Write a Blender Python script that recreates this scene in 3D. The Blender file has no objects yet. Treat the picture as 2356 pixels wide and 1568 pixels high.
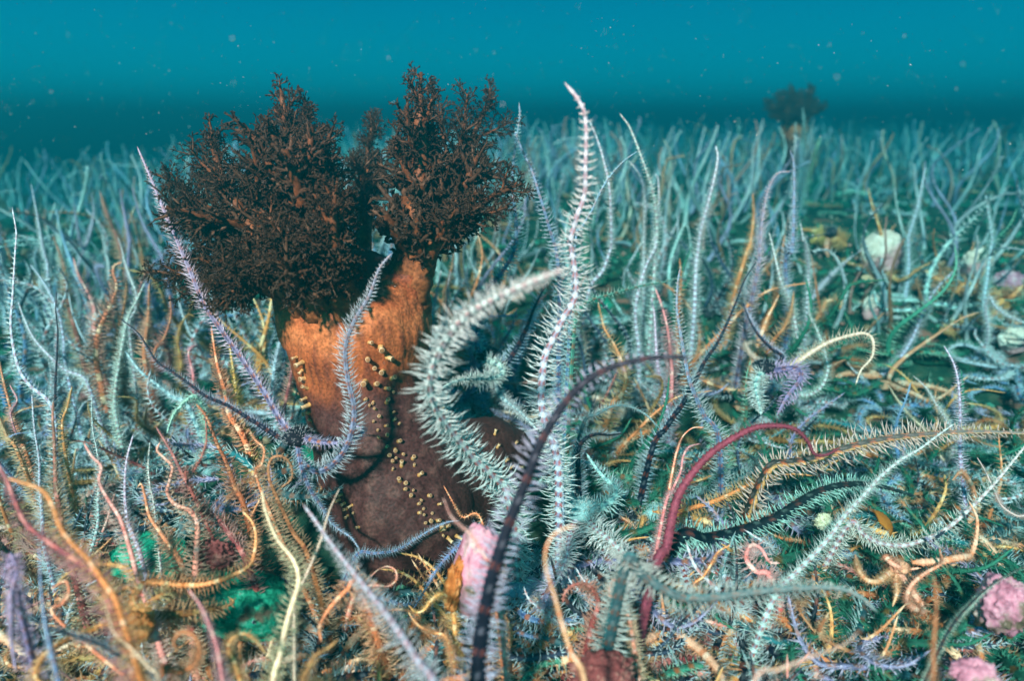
import bpy, math, random
import numpy as np
from mathutils import Vector, Matrix, noise
from mathutils.bvhtree import BVHTree
R = math.radians
random.seed(7)
rng = np.random.default_rng(7)
scene = bpy.context.scene
col = scene.collection

# ------------------------------------------------------------------ camera, water light, strobe-like sun, exposure
PITCH = 18.0
CAM = np.array([0.0, 0.0, 0.22])
cam_d = bpy.data.cameras.new('camera')
cam = bpy.data.objects.new('camera', cam_d); col.objects.link(cam)
cam.location = CAM; cam.rotation_euler = (R(90 - PITCH), 0, 0)
cam_d.lens = 24; cam_d.sensor_width = 36; cam_d.clip_start = 0.01; cam_d.clip_end = 200
cam_d.dof.use_dof = True; cam_d.dof.focus_distance = 0.33; cam_d.dof.aperture_fstop = 7.0
scene.camera = cam

world = bpy.data.worlds.new('World'); scene.world = world; world.use_nodes = True
nt = world.node_tree; nt.nodes.clear()
wo = nt.nodes.new('ShaderNodeOutputWorld'); bg = nt.nodes.new('ShaderNodeBackground')
tc = nt.nodes.new('ShaderNodeTexCoord'); sx = nt.nodes.new('ShaderNodeSeparateXYZ')
mr = nt.nodes.new('ShaderNodeMapRange'); cr = nt.nodes.new('ShaderNodeValToRGB')
mr.inputs['From Min'].default_value = -0.2; mr.inputs['From Max'].default_value = 1.0
nt.links.new(tc.outputs['Generated'], sx.inputs[0]); nt.links.new(sx.outputs['Z'], mr.inputs['Value'])
nt.links.new(mr.outputs[0], cr.inputs[0]); nt.links.new(cr.outputs[0], bg.inputs[0]); nt.links.new(bg.outputs[0], wo.inputs[0])
els = cr.color_ramp.elements
def zpos(z): return (z + 0.2) / 1.2
WATER = [(-0.2, (0.0, 0.022, 0.026)), (-0.02, (0.0, 0.086, 0.102)), (0.05, (0.0, 0.080, 0.108)), (0.15, (0.0, 0.054, 0.090)),
         (0.32, (0.001, 0.080, 0.120)), (1.0, (0.002, 0.060, 0.074))]
els[0].position = zpos(WATER[0][0]); els[0].color = (*WATER[0][1], 1)
els[1].position = zpos(WATER[-1][0]); els[1].color = (*WATER[-1][1], 1)
for z, c in WATER[1:-1]:
    e = els.new(zpos(z)); e.color = (*c, 1)
bg.inputs[1].default_value = 1.0

sun_d = bpy.data.lights.new('sun', 'SUN'); sun = bpy.data.objects.new('sun', sun_d); col.objects.link(sun)
sun_d.energy = 5.0; sun_d.angle = R(3.0); sun_d.color = (1.0, 0.46, 0.40)
sun.rotation_euler = Vector((0.26, 0.76, -0.61)).to_track_quat('-Z', 'Y').to_euler()

vs = scene.view_settings
vs.view_transform = 'Standard'; vs.look = 'None'; vs.exposure = 2.2; vs.gamma = 1.0; vs.use_curve_mapping = False
cy = scene.cycles
cy.use_denoising = True
cy.max_bounces = 5; cy.diffuse_bounces = 2; cy.glossy_bounces = 1; cy.transmission_bounces = 2; cy.transparent_max_bounces = 4
cy.volume_bounces = 0; cy.caustics_reflective = False; cy.caustics_refractive = False
cy.sample_clamp_indirect = 3.0

# ------------------------------------------------------------------ picture geometry: pixel (of a 2356 x 1568 view) + depth -> point
F_ = np.array([0, math.cos(R(PITCH)), -math.sin(R(PITCH))]); U_ = np.array([0, math.sin(R(PITCH)), math.cos(R(PITCH))]); X_ = np.array([1.0, 0, 0])
PX = 1.5 / 2356.0
ORG = {'V': None, 'A': (0, 0), 'B': (768.6, 0), 'C': (1528.3, 0), 'D': (0, 532), 'E': (768.6, 532), 'F': (1528.3, 532), 'G': (0, 976.7), 'H': (768.6, 976.7), 'I': (1528.3, 976.7)}
def px(c, x, y):
    o = ORG[c]
    return (x, y) if o is None else (o[0] + x * 0.3771, o[1] + y * 0.3771)
def parse(s):
    out = []; c = 'V'
    for tok in s.split():
        if tok[0].isalpha(): c = tok[0]; tok = tok[1:]
        a, b = tok.split(','); out.append(px(c, float(a), float(b)))
    return out
def at(u, v, d):
    return CAM + d * (F_ + X_ * ((u - 1178) * PX) + U_ * (-(v - 784) * PX))
def sstep(a, b, x):
    t = np.clip((x - a) / (b - a), 0, 1); return t * t * (3 - 2 * t)
def height(x, y):
    x = np.asarray(x, float); y = np.asarray(y, float)
    q = x / np.maximum(y, 0.3); w = sstep(-0.85, -0.05, q)
    h = sstep(0.30, 0.90, y) * (0.098 * w + (0.055 - 0.115 * sstep(0.9, 2.4, y)) * (1 - w))
    h = h + 0.062 * np.exp(-(((x + 0.125) / 0.05) ** 2 + ((y - 0.325) / 0.05) ** 2))
    h = h + 0.012 * np.sin(7.1 * x + 1.3) * np.sin(6.3 * y + 0.4) * sstep(0.1, 0.5, y)
    h = h + 0.006 * np.sin(19 * x + 3 * y) * np.sin(23 * y - 5 * x + 1)
    return h
def ground_depth(u, v, lo=0.12, hi=1.6):
    d = lo
    while d < hi:
        p = at(u, v, d)
        if p[2] <= height(p[0], p[1]): return d
        d += 0.004
    return hi

# ------------------------------------------------------------------ materials
def mat_attr(name, rough=0.55, bump=0.15, nscale=900, transl=0.0, sheen=0.0, spec=0.3, vary=0.35):
    m = bpy.data.materials.new(name); m.use_nodes = True
    t = m.node_tree; p = t.nodes['Principled BSDF']; out = t.nodes['Material Output']
    a = t.nodes.new('ShaderNodeAttribute'); a.attribute_name = 'Col'
    tcn = t.nodes.new('ShaderNodeTexCoord')
    n = t.nodes.new('ShaderNodeTexNoise'); n.inputs['Scale'].default_value = nscale; n.inputs['Detail'].default_value = 3
    t.links.new(tcn.outputs['Object'], n.inputs['Vector'])
    mrn = t.nodes.new('ShaderNodeMapRange'); mrn.inputs['From Min'].default_value = 0.3; mrn.inputs['From Max'].default_value = 0.7
    mrn.inputs['To Min'].default_value = 1 - vary; mrn.inputs['To Max'].default_value = 1 + vary
    t.links.new(n.outputs[0], mrn.inputs['Value'])
    mx = t.nodes.new('ShaderNodeMix'); mx.data_type = 'RGBA'; mx.blend_type = 'MULTIPLY'; mx.inputs[0].default_value = 1
    t.links.new(a.outputs['Color'], mx.inputs[6]); t.links.new(mrn.outputs[0], mx.inputs[7])
    t.links.new(mx.outputs[2], p.inputs['Base Color'])
    p.inputs['Roughness'].default_value = rough; p.inputs['Specular IOR Level'].default_value = spec
    if bump:
        b = t.nodes.new('ShaderNodeBump'); b.inputs['Strength'].default_value = bump; b.inputs['Distance'].default_value = 0.0006
        t.links.new(n.outputs[0], b.inputs['Height']); t.links.new(b.outputs[0], p.inputs['Normal'])
    if transl:
        tr = t.nodes.new('ShaderNodeBsdfTranslucent'); ms = t.nodes.new('ShaderNodeMixShader'); ms.inputs[0].default_value = transl
        t.links.new(mx.outputs[2], tr.inputs['Color']); t.links.new(p.outputs[0], ms.inputs[1]); t.links.new(tr.outputs[0], ms.inputs[2])
        t.links.new(ms.outputs[0], out.inputs['Surface'])
    return m
M_ARM = mat_attr('brittle_star_skin', 0.55, 0.25, 1500, 0.0, spec=0.06)
M_SPINE = mat_attr('brittle_star_spine', 0.45, 0.0, 600, 0.45, spec=0.05, vary=0.25)
M_TENT = mat_attr('tentacle_skin', 0.5, 0.25, 500, 0.15, spec=0.10, vary=0.55)

def ramp_mat(name, stops, nscale, rough=0.8, bump=0.5, dist=0.004, detail=8, second=None):
    """noise driven mottled material; second = (colour, scale, lo, hi) adds patches with a shape of their own"""
    m = bpy.data.materials.new(name); m.use_nodes = True
    t = m.node_tree; p = t.nodes['Principled BSDF']
    tcn = t.nodes.new('ShaderNodeTexCoord')
    n = t.nodes.new('ShaderNodeTexNoise'); n.inputs['Scale'].default_value = nscale; n.inputs['Detail'].default_value = detail; n.inputs['Roughness'].default_value = 0.68
    t.links.new(tcn.outputs['Object'], n.inputs['Vector'])
    c = t.nodes.new('ShaderNodeValToRGB'); e = c.color_ramp.elements
    e[0].position = stops[0][0]; e[0].color = (*stops[0][1], 1); e[1].position = stops[-1][0]; e[1].color = (*stops[-1][1], 1)
    for q, cc in stops[1:-1]:
        k = e.new(q); k.color = (*cc, 1)
    t.links.new(n.outputs[0], c.inputs[0]); last = c.outputs[0]
    for sc in (second or ()):
        n2 = t.nodes.new('ShaderNodeTexNoise'); n2.inputs['Scale'].default_value = sc[1]; n2.inputs['Detail'].default_value = 5
        t.links.new(tcn.outputs['Object'], n2.inputs['Vector'])
        r2 = t.nodes.new('ShaderNodeMapRange'); r2.inputs['From Min'].default_value = sc[2]; r2.inputs['From Max'].default_value = sc[3]
        t.links.new(n2.outputs[0], r2.inputs['Value'])
        mx = t.nodes.new('ShaderNodeMix'); mx.data_type = 'RGBA'
        t.links.new(r2.outputs[0], mx.inputs[0]); t.links.new(last, mx.inputs[6]); mx.inputs[7].default_value = (*sc[0], 1); last = mx.outputs[2]
    t.links.new(last, p.inputs['Base Color']); p.inputs['Roughness'].default_value = rough; p.inputs['Specular IOR Level'].default_value = 0.08
    b = t.nodes.new('ShaderNodeBump'); b.inputs['Strength'].default_value = bump; b.inputs['Distance'].default_value = dist
    t.links.new(n.outputs[0], b.inputs['Height']); t.links.new(b.outputs[0], p.inputs['Normal'])
    return m

# ------------------------------------------------------------------ mesh helpers
class Acc:
    def __init__(s): s.v = []; s.t = []; s.c = []; s.n = 0
    def add(s, v, t, c):
        v = np.asarray(v, float).reshape(-1, 3); t = np.asarray(t, int).reshape(-1, 3)
        c = np.asarray(c, float)
        if c.ndim == 1: c = np.tile(c, (len(v), 1))
        s.v.append(v); s.t.append(t + s.n); s.c.append(c[:, :3]); s.n += len(v)
    def mesh(s, name, mat, origin=(0, 0, 0), smooth=True):
        V = np.concatenate(s.v) - np.asarray(origin, float); T = np.concatenate(s.t); C = np.concatenate(s.c)
        me = bpy.data.meshes.new(name)
        me.vertices.add(len(V)); me.vertices.foreach_set('co', V.astype(np.float32).ravel())
        me.loops.add(T.size); me.loops.foreach_set('vertex_index', T.astype(np.int32).ravel())
        me.polygons.add(len(T)); me.polygons.foreach_set('loop_start', np.arange(0, T.size, 3, dtype=np.int32))
        if smooth: me.polygons.foreach_set('use_smooth', np.ones(len(T), bool))
        at_ = me.attributes.new('Col', 'FLOAT_COLOR', 'POINT')
        at_.data.foreach_set('color', np.concatenate([C, np.ones((len(C), 1))], 1).astype(np.float32).ravel())
        me.update(calc_edges=True); me.materials.append(mat)
        return me
def link(name, me, parent=None, loc=None):
    o = bpy.data.objects.new(name, me); col.objects.link(o)
    if parent is not None: o.parent = parent
    if loc is not None: o.location = loc
    return o
def tag(o, label=None, cat=None, group=None, kind=None):
    for k, v in (('label', label), ('category', cat), ('group', group), ('kind', kind)):
        if v: o[k] = v
    return o
def empty(name, loc):
    o = bpy.data.objects.new(name, None); o.empty_display_size = 0.01; col.objects.link(o); o.location = loc; return o
def copy_tree(src, loc=None, rot=None, scale=None):
    r = src.copy(); col.objects.link(r)
    if loc is not None: r.location = loc
    if rot is not None: r.rotation_euler = rot
    if scale is not None: r.scale = (scale,) * 3
    for ch in KIDS.get(src.name, list(src.children)):
        c = ch.copy(); col.objects.link(c); c.parent = r
        for g in KIDS.get(ch.name, list(ch.children)):
            d = g.copy(); col.objects.link(d); d.parent = c
    return r
KIDS = {}

def catmull(P, n):
    P = np.asarray(P, float)
    if len(P) == 2: P = np.array([P[0], (P[0] + P[1]) / 2, P[1]])
    Q = np.concatenate([[2 * P[0] - P[1]], P, [2 * P[-1] - P[-2]]])
    out = []
    for i in range(len(P) - 1):
        a, b, c, d = Q[i:i + 4]
        t = np.linspace(0, 1, 14, endpoint=False)[:, None]
        out.append(0.5 * (2 * b + (c - a) * t + (2 * a - 5 * b + 4 * c - d) * t ** 2 + (3 * b - 3 * c + d - a) * t ** 3))
    C = np.concatenate(out + [P[-1:]])
    L = np.concatenate([[0], np.cumsum(np.linalg.norm(np.diff(C, axis=0), axis=1))])
    s = np.linspace(0, L[-1], n)
    return np.stack([np.interp(s, L, C[:, k]) for k in range(3)], 1), L[-1]
def unit(a): return a / np.maximum(np.linalg.norm(a, axis=-1, keepdims=True), 1e-12)
def tube(acc, P, rad, colr, sides=6, ref=(0.3, 0.2, 0.93), cap=True):
    P = np.asarray(P, float); n = len(P); rad = np.broadcast_to(np.asarray(rad, float), (n,))
    T = unit(np.gradient(P, axis=0)); ref = np.tile(np.asarray(ref, float), (n, 1))
    D = ref - T * np.sum(ref * T, 1, keepdims=True)
    bad = np.linalg.norm(D, axis=1) < 0.15
    if bad.any():
        alt = np.tile([0.9, 0.3, -0.2], (n, 1)); D[bad] = (alt - T * np.sum(alt * T, 1, keepdims=True))[bad]
    D = unit(D); B = np.cross(T, D)
    th = np.arange(sides) * 2 * math.pi / sides
    V = P[:, None] + rad[:, None, None] * (np.cos(th)[None, :, None] * D[:, None] + np.sin(th)[None, :, None] * B[:, None])
    c = np.asarray(colr, float)
    if c.ndim == 1: c = np.tile(c, (n, 1))
    Cc = np.repeat(c, sides, 0)
    V = V.reshape(-1, 3); i = np.arange(n - 1)[:, None] * sides; k = np.arange(sides)[None]
    a = (i + k).ravel(); b = (i + (k + 1) % sides).ravel()
    tr = np.concatenate([np.stack([a, b, b + sides], 1), np.stack([a, b + sides, a + sides], 1)])
    if cap:
        V = np.concatenate([V, P[:1], P[-1:]]); Cc = np.concatenate([Cc, c[:1], c[-1:]])
        kk = np.arange(sides); z0 = n * sides; l0 = (n - 1) * sides
        tr = np.concatenate([tr, np.stack([np.full(sides, z0), (kk + 1) % sides, kk], 1), np.stack([np.full(sides, z0 + 1), l0 + kk, l0 + (kk + 1) % sides], 1)])
    acc.add(V, tr, Cc)

# ------------------------------------------------------------------ brittle star arms
def C3(*a): return np.array(a, float)
# body share of the width, spine share, spines per side, body colour, dorsal stripe, mark colour, mark every n, band colour or None, spine colour, forward tilt
WIDER = {'orange': 1.85, 'gold': 1.65, 'brown': 1.8, 'olive': 1.7, 'maroon': 1.75, 'pink': 1.85}   # traced by body, spines reach farther
TYPES = {
 'white': (0.28, 1.0, 5, C3(.50,.54,.64), C3(.27,.28,.42), C3(.34,.06,.05), 2, None, C3(.86,.92,.95), 0.14),
 'lav': (0.29, 1.0, 8, C3(.22,.21,.38), C3(.022,.026,.09), C3(.28,.10,.06), 3, None, C3(.76,.70,.90), 0.38),
 'navy': (0.30, 1.0, 7, C3(.040,.060,.105), C3(.006,.009,.022), C3(.16,.045,.03), 4, None, C3(.70,.82,.88), 0.22),
 'blue': (0.29, 1.0, 5, C3(.12,.23,.44), C3(.02,.045,.15), C3(.30,.10,.06), 3, None, C3(.60,.78,.92), 0.24),
 'ink':    (0.40, 1.0, 7, C3(.010,.022,.040), C3(.003,.007,.015), C3(.10,.03,.025), 6, None, C3(.60,.80,.86), 0.14),
 'pale':   (0.29, 1.0, 5, C3(.24,.33,.46), C3(.18,.25,.40), C3(.36,.07,.06), 2, None, C3(.66,.86,.93), 0.14),
 'mint': (0.32, 1.0, 5, C3(.45,.66,.64), C3(.14,.30,.33), C3(.03,.05,.10), 3, None, C3(.78,.93,.91), 0.20),
 'teal':   (0.34, 1.0, 7, C3(.02,.17,.20), C3(.008,.060,.080), C3(.12,.05,.03), 3, None, C3(.66,.84,.84), 0.22),
 'green':  (0.28, 1.0, 7, C3(.05,.25,.17), C3(.015,.07,.05), C3(.25,.08,.03), 3, None, C3(.50,.75,.60), 0.15),
 'cream': (0.30, 1.0, 4, C3(.76,.50,.40), C3(.84,.62,.56), C3(.55,.30,.20), 4, None, C3(.90,.72,.62), 0.15),
 'yellow': (0.28, 1.0, 7, C3(.66,.44,.15), C3(.010,.022,.020), C3(.40,.09,.03), 3, None, C3(.86,.82,.68), 0.12),
 'orange': (0.29, 1.0, 6, C3(.60,.165,.060), C3(.66,.21,.085), C3(.66,.21,.085), 9, C3(.86,.52,.34), C3(.86,.56,.34), 0.15),
 'gold': (0.32, 1.0, 6, C3(.68,.25,.070), C3(.76,.37,.13), C3(.62,.19,.055), 9, C3(.85,.60,.34), C3(.88,.56,.28), 0.15),
 'brown': (0.29, 1.0, 6, C3(.30,.080,.030), C3(.36,.11,.040), C3(.20,.05,.02), 7, C3(.46,.19,.09), C3(.70,.44,.28), 0.15),
 'olive': (0.31, 1.0, 6, C3(.28,.115,.030), C3(.18,.075,.022), C3(.36,.16,.045), 6, C3(.38,.24,.09), C3(.70,.46,.24), 0.15),
 'maroon': (0.28, 1.0, 6, C3(.30,.050,.055), C3(.19,.033,.04), C3(.38,.08,.07), 5, C3(.52,.20,.18), C3(.72,.42,.36), 0.15),
 'pink': (0.29, 1.0, 6, C3(.70,.20,.17), C3(.74,.26,.22), C3(.60,.13,.11), 8, C3(.84,.50,.44), C3(.86,.62,.54), 0.15),
 'purple': (0.50, .90, 4, C3(.23,.058,.095), C3(.28,.075,.125), C3(.15,.03,.055), 3, None, C3(.42,.17,.19), 0.05),
 'moss':   (0.34, 1.0, 4, C3(.020,.13,.085), C3(.008,.05,.035), C3(.10,.06,.02), 4, None, C3(.09,.34,.24), 0.30),
 'peach':  (0.42, .85, 6, C3(.76,.29,.16), C3(.82,.42,.28), C3(.70,.24,.12), 7, C3(.86,.56,.42), C3(.84,.46,.28), 0.10),
}
def arm_geo(P, w, kind, ref=None, roll=0.0, seed=0, lod=0, seg=None, taper=0.78, shift=None, fine=False, thick=None):
    """P base->tip control points, w = full width over the spines (m). Returns (body Acc, spine Acc)."""
    g = np.random.default_rng(seed)
    bf, sf, nsp, cb, cs, cm, every, band, csp, tilt = TYPES[kind]
    if shift is not None: cb, cs, csp = np.clip(cb * shift, 0, .9), np.clip(cs * shift, 0, .9), np.clip(csp * shift, 0, .92)
    _, L = catmull(P, 8)
    segl = seg or (0.14 if lod == 0 else 0.165) * w
    N = int(np.clip(L / segl, 14, (34, 26, 16)[lod] if lod else 84))
    n = 2 * N + 1
    C, L = catmull(P, n)
    s = np.linspace(0, 1, n)
    T = unit(np.gradient(C, axis=0))
    rf = (CAM - C) if ref is None else np.tile(np.asarray(ref, float), (n, 1))
    D = unit(rf - T * np.sum(rf * T, 1, keepdims=True))
    for i in range(1, n):     # damp sudden turns of the back of the arm
        d = D[i] * 0.35 + D[i - 1] * 0.65; d -= T[i] * d.dot(T[i]); D[i] = d / max(np.linalg.norm(d), 1e-9)
    B = np.cross(T, D)
    rl = roll + 0.5 * np.sin(s * 5 + g.uniform(0, 6)) * 0.6
    D, B = D * np.cos(rl)[:, None] + B * np.sin(rl)[:, None], B * np.cos(rl)[:, None] - D * np.sin(rl)[:, None]
    rb = 0.5 * w * bf
    prof = (1 - taper * s ** 1.25); prof[-1] *= 0.35
    if lod: prof = prof * np.clip(.35 + s * 9, 0, 1)
    bead = np.where(np.arange(n) % 2 == 0, 1.07, 0.82)
    r = rb * prof * bead
    sides = (10, 8, 5)[lod]
    th = np.arange(sides) * 2 * math.pi / sides
    V = C[:, None] + r[:, None, None] * (np.cos(th)[None, :, None] * D[:, None] * 0.88 + np.sin(th)[None, :, None] * B[:, None])
    # pigment: sides, dorsal stripe, a mark every few segments, pale bands
    si = np.arange(n) // 2
    cd = np.cos(th)
    colr = np.zeros((n, sides, 3)); colr[:] = cb * 0.98
    ad = np.abs(np.arctan2(np.sin(th), cd))
    mark = (si % every == 0)
    dorsal = ad < (0.72 if kind == 'yellow' else 0.95 if kind in ('ink', 'navy', 'teal') else 0.62 if band is None else 0.8)
    colr[:, dorsal] = cs
    if band is None:                       # paired rusty spots beside a darker midline, a pale plate between
        spot = (ad > 0.35) & (ad < 1.05) if sides > 8 else (ad < 0.9)
        colr[np.ix_(mark, spot)] = cm
        pale = (si % every == every // 2) & (every > 1); colr[np.ix_(pale, ad < 0.3)] = (cb * .78 + csp * .22) if kind in ('white', 'pale', 'mint', 'cream') else (cs * .8 + csp * .10)
    else:
        colr[np.ix_(mark, dorsal)] = cm
    if band is not None:
        off = g.integers(0, 7); bm = ((si + off) % 6) < (1 + (g.random() < .4))
        colr[bm] = band
    colr *= g.uniform(0.82, 1.15, (n, 1, 1))
    colr = colr * (1 - s[:, None, None] * 0.25) + (csp * s[:, None] ** 2 * (0.03 if kind in ('ink', 'navy', 'purple') else 0.25))[:, None]
    body = Acc()
    i = np.arange(n - 1)[:, None] * sides; k = np.arange(sides)[None]
    a = (i + k).ravel(); b = (i + (k + 1) % sides).ravel()
    tr = np.concatenate([np.stack([a, b, b + sides], 1), np.stack([a, b + sides, a + sides], 1)])
    kk = np.arange(sides); l0 = (n - 1) * sides
    Vv = np.concatenate([V.reshape(-1, 3), C[-1:] + T[-1:] * rb * .5]); tip = n * sides
    tr = np.concatenate([tr, np.stack([np.full(sides, tip), l0 + kk, l0 + (kk + 1) % sides], 1)])
    body.add(Vv, tr, np.concatenate([colr.reshape(-1, 3), csp[None]]))
    # spines
    ring = np.arange(0, n - 2, 2)
    fan = {3: (55, 85, 112), 4: (38, 64, 88, 112), 5: (34, 56, 76, 96, 116), 6: (28, 47, 66, 84, 101, 118), 7: (60, 78, 96, 114), 8: (48, 66, 84, 102, 120)}[nsp]
    fl = {3: (.8, 1, .85), 4: (.72, .96, 1, .78), 5: (.66, .88, 1, .96, .72), 6: (.55, .80, .95, 1, .92, .7), 7: (.92, 1, .95, .75), 8: (.8, .95, 1, .92, .7)}[nsp]
    if lod == 2: fan, fl = fan[1:3], fl[1:3]
    idx, ang, ln = [], [], []
    for sd in (-1, 1):
        for f, l_ in zip(fan, fl):
            idx.append(ring); ang.append(np.full(len(ring), sd * R(f))); ln.append(np.full(len(ring), l_))
    idx = np.concatenate(idx); ang = np.concatenate(ang) + g.normal(0, .13, idx.size); ln = np.concatenate(ln) * g.uniform(.55, 1.18, idx.size)
    ss = s[idx]
    sp = np.clip((1 - ss) * 3.2, 0.0, 1) ** .7 * np.clip(.55 + ss * 3, .55, 1) * (1 - .28 * ss)
    Lsp = 0.5 * w * sf * ln * sp * 1.2
    keep = (Lsp > r[idx] * 1.15) & (g.random(idx.size) > 0.05); idx, ang, Lsp = idx[keep], ang[keep], Lsp[keep]
    dr = np.cos(ang)[:, None] * D[idx] + np.sin(ang)[:, None] * B[idx]
    tl = tilt * (1 + .8 * ss[keep]) + g.normal(0, .17, idx.size)
    dr2 = unit(dr + T[idx] * tl[:, None])
    base = C[idx] + dr * (r[idx] * .72)[:, None]
    ll = (Lsp - r[idx] * .72)
    rs = np.maximum((thick or (0.0205 if fine else 0.0205 if band is None else .026)) * w, 0.00018) * g.uniform(.8, 1.2, idx.size) * (1 - .45 * ss[keep]) * (1.35 if lod == 2 else 1)
    e1 = unit(np.cross(dr2, T[idx] + 0.01)); e2 = np.cross(dr2, e1)
    spn = Acc(); M = idx.size
    mid = base + dr2 * (ll * .55)[:, None]; bend = T[idx] * (ll * g.normal(.09, .12, M))[:, None]
    tipp = base + dr2 * ll[:, None] + bend
    c0 = csp * .55 + cb * .30; 
    jit = g.uniform(.85, 1.1, (M, 1))
    if lod == 0 and fine:
        vs_ = []
        for q, (pt, rr) in enumerate(((base, 1.0), (mid, .8))):
            for j in range(3):
                an = j * 2.0944
                vs_.append(pt + (e1 * math.cos(an) + e2 * math.sin(an)) * (rs * rr)[:, None])
        vs_.append(tipp)
        Vs = np.stack(vs_, 1)
        t1 = []
        for j in range(3):
            j2 = (j + 1) % 3
            t1 += [(j, j2, 3 + j2), (j, 3 + j2, 3 + j), (3 + j, 3 + j2, 6)]
        cc = np.stack([c0 * jit] * 3 + [csp * jit] * 4, 1)
        nv = 7
    else:
        vs_ = []
        for j in range(3):
            an = j * 2.0944; vs_.append(base + (e1 * math.cos(an) + e2 * math.sin(an)) * (rs * 1.1)[:, None])
        vs_.append(tipp); Vs = np.stack(vs_, 1)
        t1 = [(0, 1, 3), (1, 2, 3), (2, 0, 3)]
        cc = np.stack([c0 * .5 * jit + csp * .5 * jit] * 3 + [csp * jit], 1); nv = 4
    tr = (np.array(t1)[None] + (np.arange(M) * nv)[:, None, None]).reshape(-1, 3)
    spn.add(Vs.reshape(-1, 3), tr, np.clip(cc.reshape(-1, 3), 0, .92))
    return body, spn
def disc_geo(rad, kind, seed, dark=False):
    g = np.random.default_rng(seed); bf, sf, nsp, cb, cs, cm, every, band, csp, tilt = TYPES[kind]
    nu, nv = 20, 9
    u = np.arange(nu) * 2 * math.pi / nu; vv = np.linspace(0, math.pi, nv)
    V, Cc = [], []
    base = cs if not dark else C3(.012, .012, .02)
    for a in vv:
        for b in u:
            k = 1 + .10 * math.cos(5 * b) + g.normal(0, .02)
            V.append((rad * k * math.sin(a) * math.cos(b), rad * k * math.sin(a) * math.sin(b), rad * .55 * math.cos(a)))
            Cc.append((base * .7 + cb * .3 if not dark else base) * g.uniform(.75, 1.25))
    t = []
    for i in range(nv - 1):
        for j in range(nu):
            a = i * nu + j; b = i * nu + (j + 1) % nu; t += [(a, a + nu, b + nu), (a, b + nu, b)]
    body = Acc(); body.add(V, t, np.array(Cc))
    spn = Acc(); M = 150
    ph = g.uniform(0, 2 * math.pi, M); ct = g.uniform(-.1, 1, M); st = np.sqrt(1 - ct ** 2)
    d = np.stack([st * np.cos(ph), st * np.sin(ph), ct], 1); p = d * np.array([rad, rad, rad * .55]) * .98
    d = unit(d + g.normal(0, .25, d.shape)); e1 = unit(np.cross(d, [0.3, .2, .9])); e2 = np.cross(d, e1); rs = rad * .035; Ls = rad * g.uniform(.16, .36, M)
    vs_ = [p + (e1 * math.cos(j * 2.0944) + e2 * math.sin(j * 2.0944)) * rs for j in range(3)] + [p + d * Ls[:, None]]
    tr = (np.array([(0, 1, 3), (1, 2, 3), (2, 0, 3)])[None] + (np.arange(M) * 4)[:, None, None]).reshape(-1, 3)
    spn.add(np.stack(vs_, 1).reshape(-1, 3), tr, (csp * .5 if dark else csp * .85))
    return body, spn
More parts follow.
